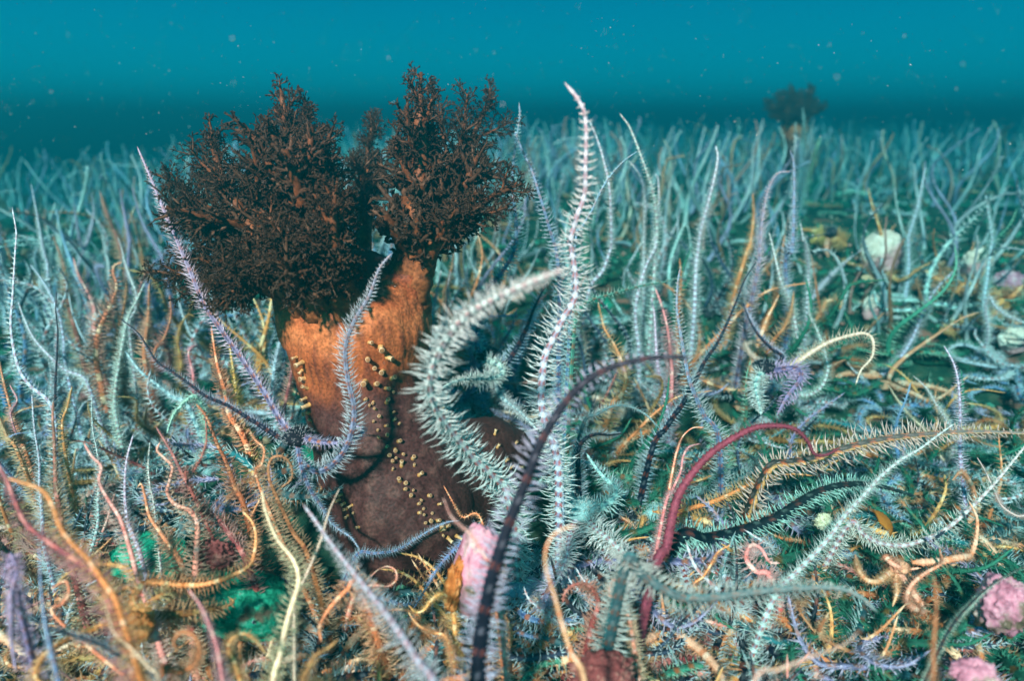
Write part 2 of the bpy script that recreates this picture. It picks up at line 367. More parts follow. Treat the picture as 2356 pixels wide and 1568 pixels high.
# ------------------------------------------------------------------ traced brittle stars: (label, disc at, disc depth, dark disc, arms)
# arm = (kind, width over spines in view pixels, depth at base, depth at tip, points tip -> base)
STARS = [
 ('lavender brittle star clinging to the left flank of the big sea cucumber, arms raised', 'V688,1018', .300, 1, [
   ('lav', 62, .300, .315, '317,340 345,405 380,490 410,560 437,622 470,700 510,760 560,830 610,905 645,965 680,1008'),
   ('navy', 42, .302, .330, 'D740,540 840,620 900,710 960,800 1050,860 1150,930 1260,1010 1400,1070 1560,1170 1750,1285'),
   ('lav', 64, .298, .268, '900,585 872,620 850,680 815,740 795,800 800,870 815,940 808,1000 780,1055 735,1085 695,1065 684,1035'),
   ('lav', 46, .296, .29, '825,1262 807,1237 769,1210 739,1165 712,1124 694,1075 686,1035')]),
 ('pale brittle star with red dotted arm sweeping in a great S before the cucumber', None, None, 0, [
   ('white', 112, .290, .165, 'E1400,240 1290,280 1120,350 970,420 830,500 720,610 640,750 592,880 592,1010 650,1130 740,1250 850,1380 980,1500 1060,1590')]),
 ('tall pale brittle star with red dots, its arm standing highest right of the crown', None, None, 0, [
   ('white', 100, .300, .225, 'B1420,520 1490,610 1530,700 1540,860 1535,1000 1530,1180 1480,1330 1440,1480 E1440,60 1470,250 1470,400 1400,530 1340,650 1290,760 1270,900 1265,1040 1290,1170 1340,1300 1370,1450')]),
 ('dark navy brittle star whose blurred arm arches up from the bottom edge', None, None, 1, [
   ('ink', 118, .205, .205, 'E2160,772 2000,770 1850,790 1700,830 1560,900 1450,1000 1380,1090 1310,1200 1240,1340 1180,1500 H1130,450 1070,600 1010,780 960,950 920,1150 890,1350 878,1580')]),
 ('pale brittle star with red dots whose blurred arm slants down to the bottom centre', None, None, 0, [
   ('pale', 118, .180, .215, '700,1165 730,1205 760,1250 830,1340 900,1430 960,1520 1010,1600')]),
 ('cream brittle star with one thick upright arm over the green patch at bottom left', None, None, 0, [
   ('cream', 84, .215, .225, 'G1600,410 1620,530 1690,700 1790,830 1822,960 1775,1130 1740,1260 1715,1400 1670,1570')]),
 ('blue brittle star behind the crown, black disc between white curled arms', 'E925,775', .45, 1, [
   ('blue', 52, .440, .400, 'B1130,635 1132,720 1105,900 1090,1050 1090,1180 1110,1350 1110,1480 E1110,60 1080,160 1010,270 950,340 905,450 885,560 870,700'),
   ('navy', 52, .440, .420, 'E1300,310 1220,470 1170,600 1110,720 1040,810'),
   ('mint', 60, .430, .350, 'E660,960 720,925 800,905 880,905 980,900 1030,870 1010,820 960,800'),
   ('mint', 46, .440, .380, 'E1240,1215 1180,1150 1120,1090 1050,1040 1000,980 985,900 950,820')]),
 ('blue brittle star arm with dark red dots leaning right from the crown edge', None, None, 0, [
   ('blue', 54, .430, .42, 'B1100,800 1150,920 1210,1050 1250,1180 1290,1310 1330,1450 E1352,110 1370,240 1375,420')]),
 ('navy tipped brittle star bending right at mid height beside the tallest pale arm', None, None, 0, [
   ('blue', 42, .36, .38, 'B1850,922 1760,990 1680,1080 1620,1180 1570,1290 1510,1390 1470,1500')]),
 ('pale grey brittle star with tip hooked left, right of the tallest pale arm', None, None, 0, [
   ('white', 40, .50, .47, 'B1745,695 1800,770 1850,890 1900,1030 1940,1150 1965,1300 1970,1450 E1960,120 1950,320')]),
 ('slender white brittle star directly behind the navy tipped arm', None, None, 0, [
   ('white', 36, .52, .48, 'B1560,740 1610,860 1650,1000 1680,1150 1690,1350 1692,1500 E1690,100 1640,240 1560,350')]),
 ('thin pink dotted brittle star curving between two pale upright arms', None, None, 0, [
   ('white', 30, .54, .52, 'B1800,980 1870,1080 1895,1200 1892,1400 1890,1540 E1890,200 1890,400 1885,540')]),
 ('white brittle star with red beaded midline and tip bent left', None, None, 0, [
   ('white', 40, .50, .49, 'B1955,1062 1978,1100 1980,1300 1960,1450 E1960,100 1900,220 1850,400 1840,550 1860,720')]),
 ('white brittle star with bold red beads leaning right below the far sea cucumber', None, None, 0, [
   ('white', 46, .52, .50, 'C315,890 326,970 300,1110 260,1270 225,1400 205,1540 F195,200 190,330 183,500')]),
 ('lilac brittle star with tip bowed right toward the far sea cucumber', None, None, 0, [
   ('lav', 52, .48, .47, 'C768,1045 690,1060 640,1140 610,1260 590,1400 580,1540 F580,180 550,340 520,470 500,560')]),
 ('blue and white brittle star standing straight beside the bowed lilac arm', None, None, 0, [
   ('blue', 48, .50, .48, 'C770,925 790,1000 792,1200 788,1400 778,1550 F760,80 740,200 745,330 760,470')]),
 ('small orange brittle star with one upright arm behind the lilac one', None, None, 0, [
   ('orange', 26, .55, .54, 'C540,1180 545,1330 522,1500 F510,110 470,240 430,380')]),
 ('bristly white brittle star with dark dots leaning left in the clump right of centre', None, None, 0, [
   ('white', 42, .48, .47, 'F640,10 660,90 690,220 720,330 760,420 790,520 812,640 830,740')]),
 ('spiny pale brittle star arm rising just right of the blue and white one', None, None, 0, [
   ('white', 38, .52, .50, 'C830,1360 850,1470 F850,40 875,160 880,300 870,450 865,600')]),
 ('navy brittle star with orange dots slanting up through the clump right of centre', None, None, 0, [
   ('navy', 58, .36, .44, 'F560,190 490,300 440,430 380,570 320,690 250,790 200,890 120,1040 50,1140 0,1215 -60,1290')]),
 ('ice blue brittle star with orange dots standing upright at the centre right', None, None, 0, [
   ('blue', 64, .35, .35, 'F97,228 82,320 76,470 95,600 120,750 150,900 190,1010 245,1130 325,1235')]),
 ('green brittle star arm reaching level to the right behind the tall pale arm', None, None, 0, [
   ('green', 42, .36, .44, 'F195,250 100,280 0,310 E1850,340 1700,382 1560,425 1500,480 1470,560')]),
 ('bright orange brittle star curling in front of the green reaching arm', None, None, 0, [
   ('orange', 34, .42, .45, 'E1612,440 1630,520 1652,600 1712,700 1760,820 1780,920 1745,1010 1700,1055')]),
 ('thin coral red brittle star upright behind the great S arm', None, None, 0, [
   ('pink', 20, .46, .46, 'E1060,410 1020,530 1000,640 985,760')]),
 ('red beaded brittle star arm upright directly behind the neck of the sea cucumber', None, None, 0, [
   ('white', 36, .46, .45, 'E655,240 625,380 605,480 590,600 585,700'), ('white', 34, .47, .46, 'E710,250 695,330 690,420 680,560 640,690')]),
 ('dark brittle star arching low to the right under the orange curl', None, None, 0, [
   ('teal', 42, .36, .35, 'E1970,1190 1900,1120 1800,1072 1700,1070 1600,1120 1530,1160')]),
 ('white brittle star with long spines pointing left in the centre right tangle', None, None, 0, [
   ('white', 42, .44, .43, 'E1935,410 1955,520 1970,780 2000,950 2030,1080'), ('pink', 28, .46, .45, 'E1960,350 2000,460 2035,600 2055,800 2060,900')]),
 ('blue centred brittle star with thick pale spines at the lower centre', 'H1500,560', .325, 0, [
   ('mint', 74, .325, .36, 'H1540,180 1600,270 1650,330 1720,400 1690,470 1600,520'),
   ('white', 86, .322, .26, 'H1830,860 1760,780 1680,710 1600,650 1540,590'),
   ('white', 78, .318, .275, 'H1350,990 1385,900 1425,790 1440,690 1470,600'),
   ('navy', 60, .325, .37, 'E1760,1235 1680,1245 1600,1240 1530,1270 1490,1340 1490,1480 H1490,420 1495,500')]),
 ('mint white brittle star lying in the dark hollow right of centre', 'H1960,580', .37, 0, [
   ('mint', 66, .37, .38, 'H1480,230 1560,240 1650,330 1750,440 1850,530'), ('teal', 60, .375, .40, 'E1870,1210 1885,1330 1890,1450 1880,1560 H1920,500'),
   ('teal', 56, .37, .35, 'I430,140 500,180 560,230 520,300')]),
 ('smooth plum red brittle star arching over the right foreground', None, None, 0, [
   ('purple', 60, .270, .31, 'F1060,1330 985,1368 915,1360 872,1280 800,1212 700,1190 560,1200 430,1260 320,1330 230,1410 150,1510 I95,420 60,520 35,640 10,760 -40,830')]),
 ('yellow and black brittle star reaching across to the right edge', None, None, 0, [
   ('yellow', 98, .330, .330, 'F2320,1240 2200,1235 2000,1227 1800,1227 1600,1242 1400,1262 1200,1302 1040,1352 880,1400 740,1420 640,1450')]),
 ('pale brittle star with black stripe rising slantwise in front of the yellow one', None, None, 0, [
   ('white', 66, .270, .320, 'I1765,0 1680,60 1560,150 1440,220 1320,320 1220,430 1100,560 1000,700 880,830 770,940 680,1040')]),
 ('lilac white brittle star curving up to the right edge', None, None, 0, [
   ('white', 70, .310, .310, 'I2230,100 2100,260 1980,400 1850,530 1720,640 1600,700 1450,742 1300,722 1200,660 1140,600')]),
 ('black and white brittle star lying in a long arch across the right foreground', None, None, 1, [
   ('ink', 86, .320, .345, 'I1525,440 1400,400 1260,370 1100,370 950,410 820,480 700,560 560,620 400,670 240,702 110,680')]),
 ('thin orange brittle star lying above the black and white arch', None, None, 0, [
   ('orange', 30, .345, .345, 'I910,315 780,305 640,320 500,380 400,430 280,480 100,535 20,600')]),
 ('teal brittle star with blurred arm lying level at the lower right', None, None, 0, [
   ('teal', 112, .225, .225, 'I1290,1140 1200,1060 1100,1012 1000,1000 900,1000 700,1010 500,1032 300,1060 150,1060 H2190,1070 2100,1050 1950,970 1850,890 1790,830')]),
 ('white brittle star with red marks upright crossing the yellow arm', None, None, 0, [
   ('white', 46, .365, .365, 'F1708,703 1762,800 1790,900 1803,1050 1805,1200 I1803,150 1812,260 1832,440 1840,540')]),
 ('small white brittle star leaning left above the yellow arm', None, None, 0, [
   ('white', 36, .42, .42, 'F1520,885 1600,960 1660,1060 1725,1165 1760,1230'), ('cream', 24, .44, .44, 'F1365,940 1430,1040 1510,1140 1600,1230')]),
 ('striped brittle star arching to a hooked tip at right, from a spiny purple centre', 'F620,860', .42, 1, [
   ('cream', 52, .42, .40, 'F1170,932 1200,850 1268,765 1272,668 1222,626 1120,642 1000,682 880,752 760,832 650,875'),
   ('lav', 62, .41, .385, 'F690,1120 750,1010 830,900 800,840 700,850'),
   ('mint', 60, .41, .375, 'F590,1120 575,1040 560,950 575,890'),
   ('navy', 46, .43, .46, 'F480,440 520,540 580,640 660,720 720,770 680,830')]),
 ('white brittle star in a curve behind the hooked arm, dark striped on its left', None, None, 0, [
   ('white', 42, .55, .55, 'F1805,215 1720,290 1640,380 1580,500 1520,640 1450,760 1350,860 1250,922 1130,955')]),
 ('pinkish white brittle star leaning right near the pale rounded stone', None, None, 0, [
   ('white', 40, .62, .62, 'C1592,1020 1560,1200 1520,1350 1490,1450 F1490,200 1470,400 1420,560 1370,700 1340,800')]),
 ('ringed white brittle star tall at the far right', None, None, 0, [
   ('white', 44, .58, .57, 'C1960,1190 1982,1320 2000,1450 F1992,100 1970,280 1950,440 1980,560 2030,700 2060,800')]),
 ('white brittle star arm arching toward the right edge by the orange pile', None, None, 0, [
   ('white', 34, .55, .52, 'F2330,640 2195,560 2100,520 2020,460 1985,400 1960,480 1975,620')]),
 ('white brittle star arm stretched up to the pale rounded stone', None, None, 0, [
   ('white', 32, .58, .60, 'F1210,110 1140,160 1060,230 980,310 910,400 880,520 900,640')]),
 ('white brittle star curving in an arc under the hooked arm', None, None, 0, [
   ('white', 40, .46, .46, 'F880,420 890,520 930,600 960,680 990,790 995,860 960,950 890,1000 800,1015')]),
 ('teal brittle star arm lying level at mid right', None, None, 0, [
   ('teal', 38, .50, .54, 'F1480,1050 1400,1042 1300,1030 1150,1010 1000,980 900,970')]),
 ('coral orange brittle star with a hooked arm at mid right', None, None, 0, [
   ('orange', 26, .56, .55, 'F1070,480 1080,440 1045,420 990,430 965,480 935,530 900,580')]),
 ('orange striped brittle star standing in the clump right of centre', None, None, 0, [
   ('peach', 44, .47, .48, 'F700,390 670,450 630,530 600,610 570,690'), ('brown', 30, .46, .47, 'F790,370 775,480 730,590 660,680')]),
 ('peach brittle star coiled among black gaps at the lower right', 'I1420,890', .285, 0, [
   ('peach', 42, .285, .265, 'I1165,800 1180,880 1230,950 1300,962 1360,920 1400,900'),
   ('peach', 44, .285, .270, 'I1680,765 1690,850 1610,900 1520,970 1480,1050 1500,1110 1580,1130'),
   ('peach', 40, .285, .270, 'I1395,1110 1420,1020 1405,940 1410,900'),
   ('peach', 46, .285, .28, 'I1560,880 1480,885 1400,860 1350,810')]),
 ('blue brittle star arm lying along the foot of the sea cucumber', None, None, 0, [
   ('blue', 38, .305, .305, 'H760,590 690,600 600,640 500,700 380,770 250,790 140,800')]),
 ('dark blue brittle star leaning against the pink stone', None, None, 0, [
   ('blue', 48, .292, .285, 'H490,1120 550,1020 620,900 700,800 810,700 880,640')]),
 ('thin pink brittle star arm blurred before the pink stone', None, None, 0, [
   ('pink', 26, .215, .205, 'H668,455 720,570 830,670 890,760 950,860 1000,960'), ('orange', 18, .29, .29, 'H670,378 710,450 755,530 790,570 900,590')]),
 ('peach brittle star with a thin bowed arm in the lower middle foreground', None, None, 0, [
   ('peach', 42, .185, .175, 'H1475,622 1400,640 1330,685 1290,780 1298,900 1345,1050 1400,1250 1450,1400 1530,1580')]),
 ('rose pink brittle star with a wriggling arm in the lower middle', None, None, 0, [
   ('pink', 30, .245, .25, 'H1862,850 1855,915 1800,945 1740,930 1685,985 1690,1060 1740,1115 1790,1150')]),
 ('peach brittle star coiled in a ring at the foot of the sea cucumber', None, None, 0, [
   ('peach', 30, .285, .28, 'H225,930 270,890 325,870 375,895 380,950 330,990 260,985 180,1000 120,1060')]),
 ('gold brittle star snaking beside the lower end of the pink stone', None, None, 0, [
   ('gold', 32, .262, .255, 'H458,1110 500,1150 550,1135 600,1070 660,1035 715,1080 735,1180 740,1300'), ('gold', 26, .255, .25, 'H455,1150 480,1190 530,1240 610,1275 680,1300')]),
 ('dark maroon brittle star curled round a black hole at the bottom centre', None, None, 0, [
   ('maroon', 46, .262, .258, 'H1395,1090 1410,1030 1460,985 1540,980 1600,1040 1610,1120 1580,1200')]),
 ('brown brittle star arm standing blurred at the bottom right', None, None, 0, [
   ('brown', 34, .175, .175, 'I1645,930 1660,1050 1655,1200 1640,1400 1630,1600')]),
 ('pale brown brittle star lying slantwise at the bottom right', None, None, 0, [
   ('cream', 40, .165, .18, 'I1180,1270 1100,1345 900,1420 700,1500 540,1590')]),
 ('grey thin brittle star slanting to the right edge over the pink rock', None, None, 0, [
   ('navy', 34, .235, .25, 'I2240,850 2080,930 1950,1020 1850,1120 1780,1200 1700,1330')]),
 ('cream brittle star bending right among the green at far right', None, None, 0, [
   ('cream', 30, .34, .35, 'I1910,205 1960,290 2010,400 2060,500 2150,560 2230,570')]),
 ('black striped brittle star hanging upright in the peach tangle', None, None, 0, [
   ('navy', 46, .285, .285, 'I425,700 437,780 442,860 440,1000 430,1090')]),
 ('red and peach brittle star looped in the lower right tangle', None, None, 0, [
   ('pink', 44, .285, .28, 'I700,850 640,840 590,760 530,740 500,820 560,900 640,920'), ('gold', 24, .28, .275, 'I400,740 330,780 290,850 240,930 190,1000')]),
 ('pink brittle star with a thin arm arching left of the plum red one', None, None, 0, [
   ('pink', 24, .30, .31, 'I215,120 150,140 115,200 100,290 50,400 10,480'), ('peach', 26, .305, .315, 'I240,20 170,25 110,80 80,160 60,240')]),
 ('orange brittle star sprawled over the stones at the right edge', 'F2060,470', .60, 0, [
   ('gold', 40, .60, .58, 'F2190,330 2120,400 2070,400 2050,440'), ('gold', 38, .60, .59, 'F1970,390 2000,420 2035,450'),
   ('gold', 36, .60, .60, 'F1590,240 1660,290 1730,290 1735,350 1780,370 1820,330 1880,330 1940,370 2000,440'),
   ('orange', 36, .60, .57, 'F1680,610 1780,600 1880,570 1980,540 2040,490'), ('peach', 36, .60, .57, 'F2190,560 2140,560 2090,500')]),
 ('orange and black brittle star draped on the bed left of the large pale stone', 'F1000,30', .72, 1, [
   ('gold', 34, .72, .70, 'F890,70 930,40 970,20'), ('gold', 34, .72, .70, 'F1110,90 1060,50 1020,30'), ('peach', 32, .72, .70, 'F1000,160 990,100 990,50'), ('gold', 30, .72, .72, 'C960,1480 980,1520 F990,20')]),
 ('teal brittle star with arms raised before the distant sea cucumber', None, None, 0, [
   ('teal', 30, .84, .84, 'C845,660 852,750 846,860 850,980'), ('teal', 30, .84, .83, 'C915,720 898,800 890,900 870,1000'), ('teal', 30, .84, .84, 'C800,800 815,870 830,960'), ('green', 28, .84, .84, 'C955,830 930,900 905,990')]),
 ('far teal brittle star standing with arms spread like a star', 'C1250,1230', .95, 0, [
   ('teal', 40, .95, .93, 'C1365,1075 1330,1110 1290,1150 1260,1210'), ('teal', 40, .95, .93, 'C1430,1165 1360,1180 1300,1205 1260,1225'), ('teal', 40, .95, .93, 'C1090,1180 1150,1180 1210,1200 1245,1225'), ('teal', 40, .95, .93, 'C1220,1380 1230,1310 1245,1240'), ('teal', 40, .95, .93, 'C1330,1390 1300,1310 1260,1240')]),
 # ---- left half
 ('grey white brittle star with dark upper stripe, tall by the left edge', None, None, 0, [
   ('white', 50, .300, .330, 'A75,1270 95,1380 D100,30 92,150 76,420 66,560 80,700 120,850 190,950 290,1030 332,1130 338,1300 345,1560 G352,450 375,560')]),
 ('red backed brittle star with cream comb spines at far left', None, None, 0, [
   ('maroon', 46, .27, .29, 'D325,1040 322,1150 330,1250 335,1400 342,1560 G350,450 370,560 380,640')]),
 ('grey dark striped brittle star upright right of the tall left one', None, None, 0, [
   ('navy', 34, .36, .38, 'D345,370 340,480 352,600 350,700 338,950 338,1060 330,1180')]),
 ('whitish brittle star leaning left above the tangle at left', None, None, 0, [
   ('white', 36, .44, .46, 'D185,205 250,290 310,390 345,470 372,560 390,680 395,790')]),
 ('red dotted pale brittle star curving right at left', None, None, 0, [
   ('white', 42, .42, .44, 'D110,430 150,540 210,660 310,770 400,850 500,890 545,960')]),
 ('frosted white brittle star tall between the left edge and the lavender one', None, None, 0, [
   ('white', 44, .42, .45, 'D882,318 830,430 780,530 745,700 712,900 700,1050 715,1180')]),
 ('slim white brittle star crossing the frosted one near its tip', None, None, 0, [
   ('white', 32, .46, .48, 'A720,1450 D740,100 765,200 800,300 830,380 825,480 790,580')]),
 ('orange brittle star with hooked tip in the left background', None, None, 0, [
   ('orange', 36, .47, .48, 'D742,192 700,210 690,255 712,330 690,420 642,520 602,620 588,720 590,800')]),
 ('pink brittle star leaning left of the hooked orange one', None, None, 0, [
   ('pink', 30, .50, .52, 'D448,165 480,270 540,380 575,480 575,570 585,660')]),
 ('dark red brittle star with a long thin arm in the left background', None, None, 0, [
   ('maroon', 30, .50, .53, 'D325,30 385,200 402,340 430,500 470,640 500,760')]),
 ('navy smooth brittle star slanting behind the pink one at left', None, None, 0, [
   ('navy', 32, .56, .60, 'A240,1330 330,1400 430,1480 D500,160 570,240 630,330 690,430')]),
 ('mint brittle star with dark dots lying left of the lavender one', None, None, 0, [
   ('mint', 54, .40, .42, 'D765,735 850,850 940,925 1050,1010 1140,1060'), ('mint', 50, .38, .365, 'D1020,1230 1045,1160 1090,1085 1200,1010')]),
 ('white brittle star with black dots standing just left of the sea cucumber', None, None, 0, [
   ('mint', 48, .42, .43, 'D1735,610 1700,720 1672,850 1665,980 1670,1080'), ('maroon', 24, .42, .43, 'D1772,650 1780,850 1745,1030')]),
 ('slender orange brittle star with two upright arms behind the navy thin arm', None, None, 0, [
   ('orange', 36, .34, .38, 'D1290,590 1322,800 1370,980 1400,1120 1480,1250 1530,1400 1545,1560'), ('gold', 34, .345, .39, 'D1400,690 1430,900 1460,1100 1500,1250 1545,1420')]),
 ('olive brittle star with curled tip under the lavender arm', None, None, 0, [
   ('olive', 24, .44, .46, 'D1182,520 1150,512 1108,570 1086,680 1105,790 1100,880'), ('pink', 24, .43, .44, 'D1240,750 1200,700 1152,735 1165,820 1180,900')]),
 ('banded orange brittle star upright beneath the crown at left', None, None, 0, [
   ('orange', 30, .46, .47, 'D910,325 905,500 890,650 880,750'), ('brown', 28, .45, .46, 'D1035,395 1042,520 1002,650 940,750')]),
 ('rusty brittle star with a short arm beside the frosted white one', None, None, 0, [
   ('brown', 26, .48, .49, 'D775,280 765,400 745,520 715,640')]),
 ('orange brittle star leaning at the left edge', None, None, 0, [
   ('orange', 32, .33, .35, 'D-10,770 30,950 80,1130 150,1340'), ('orange', 30, .32, .34, 'D-10,1120 40,1250 105,1340'), ('pink', 20, .33, .33, 'D60,940 105,1030 72,1100 80,1180')]),
 ('little orange brittle star leaning right of the red backed one', None, None, 0, [
   ('orange', 24, .34, .35, 'D440,950 412,1070 380,1210'), ('blue', 38, .33, .32, 'D180,1232 90,1242 20,1300 -40,1360')]),
 ('bushy grey brittle star upright in the left foreground tangle', None, None, 0, [
   ('white', 46, .30, .32, 'D195,1000 210,1200 240,1400 242,1560 G250,450 260,600 262,700'), ('white', 34, .31, .33, 'D560,1015 565,1200 590,1330 610,1480 G598,460 590,650')]),
 ('pink brown banded brittle star with a long arm crossing the green patch', None, None, 0, [
   ('pink', 40, .235, .26, 'G515,120 560,195 618,260 605,350 660,460 735,580 792,760 842,940 900,1130 960,1310')]),
 ('pale green spiny brittle star upright at the lower left', None, None, 0, [
   ('white', 54, .285, .30, 'G812,68 772,230 762,430 782,600 845,760 895,940'), ('white', 32, .30, .31, 'G915,110 905,250 915,380 940,500')]),
 ('chocolate brown brittle star leaning left at the lower left middle', None, None, 0, [
   ('brown', 42, .29, .31, 'D1200,1060 1262,1140 1325,1300 G1370,210 1405,300 1440,400 1485,490')]),
 ('reddish brown brittle star with a long thin arm over the tangle', None, None, 0, [
   ('maroon', 42, .275, .30, 'G955,20 1040,160 1110,300 1168,410 1230,510 1330,580 1422,700 1505,840'), ('maroon', 26, .285, .30, 'D1255,1150 1260,1280 G1235,190 1180,290 1140,340')]),
 ('salmon brittle star with white bands wriggling upright', None, None, 0, [
   ('pink', 44, .262, .28, 'G975,115 958,160 1000,205 1052,260 1035,350 1022,420 1070,490 1160,530 1205,610 1200,760 1190,940 1160,1130')]),
 ('bright orange brittle star with pale rings over the green patch', None, None, 0, [
   ('orange', 42, .265, .28, 'G840,385 862,365 882,430 912,560 985,670 1062,780 1110,870 1100,940 1060,1000')]),
 ('golden yellow brittle star lying in a bow, with orange lumpy disc', 'G840,1210', .238, 0, [
   ('gold', 42, .240, .268, 'G1482,535 1540,600 1562,690 1550,800 1515,870 1400,932 1250,978 1100,982 960,968 870,985 810,1080'),
   ('olive', 48, .240, .255, 'G1400,1062 1425,1090 1350,1122 1250,1140 1100,1162 980,1172 900,1190'),
   ('orange', 40, .238, .25, 'G1080,1010 1000,1040 930,1080 870,1140')]),
 ('blurred orange brittle star with a thick arm from the left edge', None, None, 0, [
   ('orange', 46, .185, .195, 'G50,330 110,350 250,400 322,500 362,620 440,730 540,830 640,980 730,1140')]),
 ('banded brown brittle star with a long arm sloping from the left edge', None, None, 0, [
   ('maroon', 60, .195, .215, 'G-20,230 45,350 90,470 160,610 280,710 400,790 520,870 630,990')]),
 ('dark navy brittle star with smooth arm sloping across the bottom left corner', None, None, 1, [
   ('ink', 46, .19, .20, 'G-30,1000 120,1130 260,1230 420,1280 600,1340 740,1420 880,1500 1000,1600')]),
 ('blue and white brittle star upright near the bottom left corner', None, None, 0, [
   ('blue', 46, .185, .20, 'G240,760 250,1000 272,1180 305,1350 360,1570')]),
 ('bushy lilac brittle star bent over in the bottom left corner', None, None, 0, [
   ('lav', 78, .20, .20, 'G95,1500 75,1350 72,1200 82,1000 105,890 60,840')]),
 ('brown brittle star coiled in a spiral at the bottom left', None, None, 0, [
   ('brown', 46, .20, .195, 'G1090,1390 1060,1330 1110,1270 1190,1300 1220,1390 1180,1480 1080,1520 1000,1500')]),
 ('thin cream brittle star with wavy arm at the bottom left', None, None, 0, [
   ('cream', 26, .18, .19, 'G560,1030 620,1070 655,1150 700,1280 800,1370 910,1490 980,1580')]),
 ('pinkish brittle star standing thin before the coiled brown one', None, None, 0, [
   ('pink', 34, .185, .195, 'G1150,1010 1230,1120 1290,1260 1332,1400 1362,1580')]),
 ('orange banded brittle star curled beneath the slanting pale arm', None, None, 0, [
   ('orange', 52, .235, .225, 'G1960,1320 1950,1250 1975,1180 2040,1090 2120,1010 2180,960'), ('olive', 46, .21, .205, 'G2060,1320 2000,1370 1930,1410 1890,1480 1870,1580')]),
 ('looped copper brittle star at the left foot of the sea cucumber', None, None, 0, [
   ('brown', 34, .275, .27, 'G1700,400 1780,330 1770,240 1710,195 1650,220 1640,320 1690,450 1740,560 1800,680 1870,780'), ('orange', 30, .28, .275, 'G1525,40 1560,100 1610,150 1600,240 1570,340')]),
 ('cream brittle star with a fine upright arm touching the foot of the sea cucumber', None, None, 0, [
   ('cream', 34, .235, .25, 'G2070,395 2010,530 1960,700 1900,850 1840,980 1800,1060')]),
 ('amber brittle star arching left of the green patch', None, None, 0, [
   ('gold', 40, .215, .215, 'G1620,1400 1560,1320 1480,1280 1410,1320 1395,1390 1430,1450'), ('orange', 30, .225, .23, 'G310,1010 400,960 420,1040 380,1100 350,1190')]),
 ('pale lilac brittle star upright in the left background', None, None, 0, [
   ('lav', 28, .58, .60, 'A730,1150 760,1300 790,1450 D795,60 785,180 790,300')]),
 ('grey brittle star with leaning arm just left of the lavender one', None, None, 0, [
   ('lav', 26, .54, .57, 'A805,1140 855,1320 910,1440 980,1560 D1010,250')]),
 ('white brittle star with straight tall arm in the left background', None, None, 0, [
   ('white', 30, .52, .55, 'A190,1125 215,1250 242,1400 268,1540 D290,200 300,330')]),
 ('maroon brittle star with arm leaning left in the left background', None, None, 0, [
   ('maroon', 24, .58, .60, 'A608,1165 650,1300 700,1420 740,1540 D760,220')]),
 ('pale brittle star with tip curled right in the left background', None, None, 0, [
   ('white', 24, .60, .62, 'A385,1258 358,1330 355,1420 365,1540 D360,170 380,300'), ('lav', 22, .62, .64, 'A450,1240 470,1380 500,1510 D520,150 540,300')]),
 ('pale brittle star bending left among the left background arms', None, None, 0, [
   ('white', 26, .60, .62, 'A560,1185 572,1300 545,1440 500,1560 D470,250'), ('white', 24, .58, .60, 'A620,1415 645,1540 D655,150 660,300')]),
]
TENTACLES = [  # centre line points (u, v, depth) from the oral end outward, stem radius in view pixels, side branch reach
 ('left upper tentacle', [(715, 690, .335), (640, 590, .325), (560, 500, .320), (505, 400, .322), (488, 290, .325)], 34, .44, 1),
 ('left middle tentacle', [(705, 700, .345), (620, 610, .340), (530, 530, .338), (450, 450, .338), (365, 395, .338)], 30, .46, 2),
 ('tall left tentacle', [(760, 690, .325), (725, 560, .312), (695, 430, .310), (660, 300, .318), (634, 182, .322)], 52, .42, 3),
 ('twin left tentacle', [(770, 690, .335), (745, 560, .325), (720, 430, .322), (705, 320, .326), (698, 222, .330)], 36, .36, 12),
 ('rear middle tentacle', [(830, 650, .380), (838, 490, .392), (836, 370, .398), (842, 255, .400)], 28, .34, 4),
 ('tall right tentacle', [(935, 710, .350), (945, 610, .342), (964, 500, .335), (972, 380, .333), (973, 260, .333), (976, 178, .335)], 60, .42, 5),
 ('right rear tentacle', [(960, 660, .370), (1010, 500, .375), (1070, 350, .380), (1140, 222, .382)], 32, .48, 6),
 ('right lower tentacle', [(950, 690, .345), (985, 570, .335), (1060, 500, .328), (1130, 440, .326), (1185, 415, .328)], 38, .52, 7),
 ('front drooping tentacle', [(800, 720, .322), (770, 610, .300), (755, 520, .288), (770, 440, .285)], 42, .46, 8),
 ('lower left tentacle', [(705, 715, .335), (590, 650, .322), (470, 640, .320), (335, 635, .322)], 26, .42, 9),
 ('hanging left tentacle', [(700, 720, .328), (630, 640, .308), (570, 650, .300), (500, 720, .300)], 28, .54, 10),
 ('front left tentacle', [(735, 715, .322), (690, 610, .302), (650, 530, .294), (600, 470, .292)], 36, .54, 11),
]
FEET_E = [(215,680),(285,710),(205,780),(325,770),(245,840),(297,858),(350,900),(190,920),(255,935),(315,960),(360,980),(190,1030),(240,1045),(218,1070),(255,1090),(320,1048),(360,1108),(280,1135),(365,1155),(240,1165),(315,1190),(395,1180),(267,1220),(325,1248),(275,1265),(393,1285),(320,1320),(373,1335),(335,1370),(380,1385),(420,1362),(360,1410),(482,1388),(412,1433),(358,1460),(490,1433),(520,1490),(400,1525),(436,1540)]
FEET_H = [(431,398),(483,408),(470,440),(578,437),(530,462),(515,488),(637,490),(545,520),(518,542),(600,547),(550,553),(590,588),(557,605),(630,590),(652,628),(688,627),(650,650),(664,678),(693,693),(745,682),(45,430),(35,460),(65,483),(110,495),(75,520),(85,560),(150,630),(120,540)]
FEET_D = [(1812,770),(1850,800),(1845,850),(1858,900),(1878,960),(1870,1020),(1890,1060),(1885,1110),(1900,1160),(1900,1220),(1920,1270),(1945,1310)]
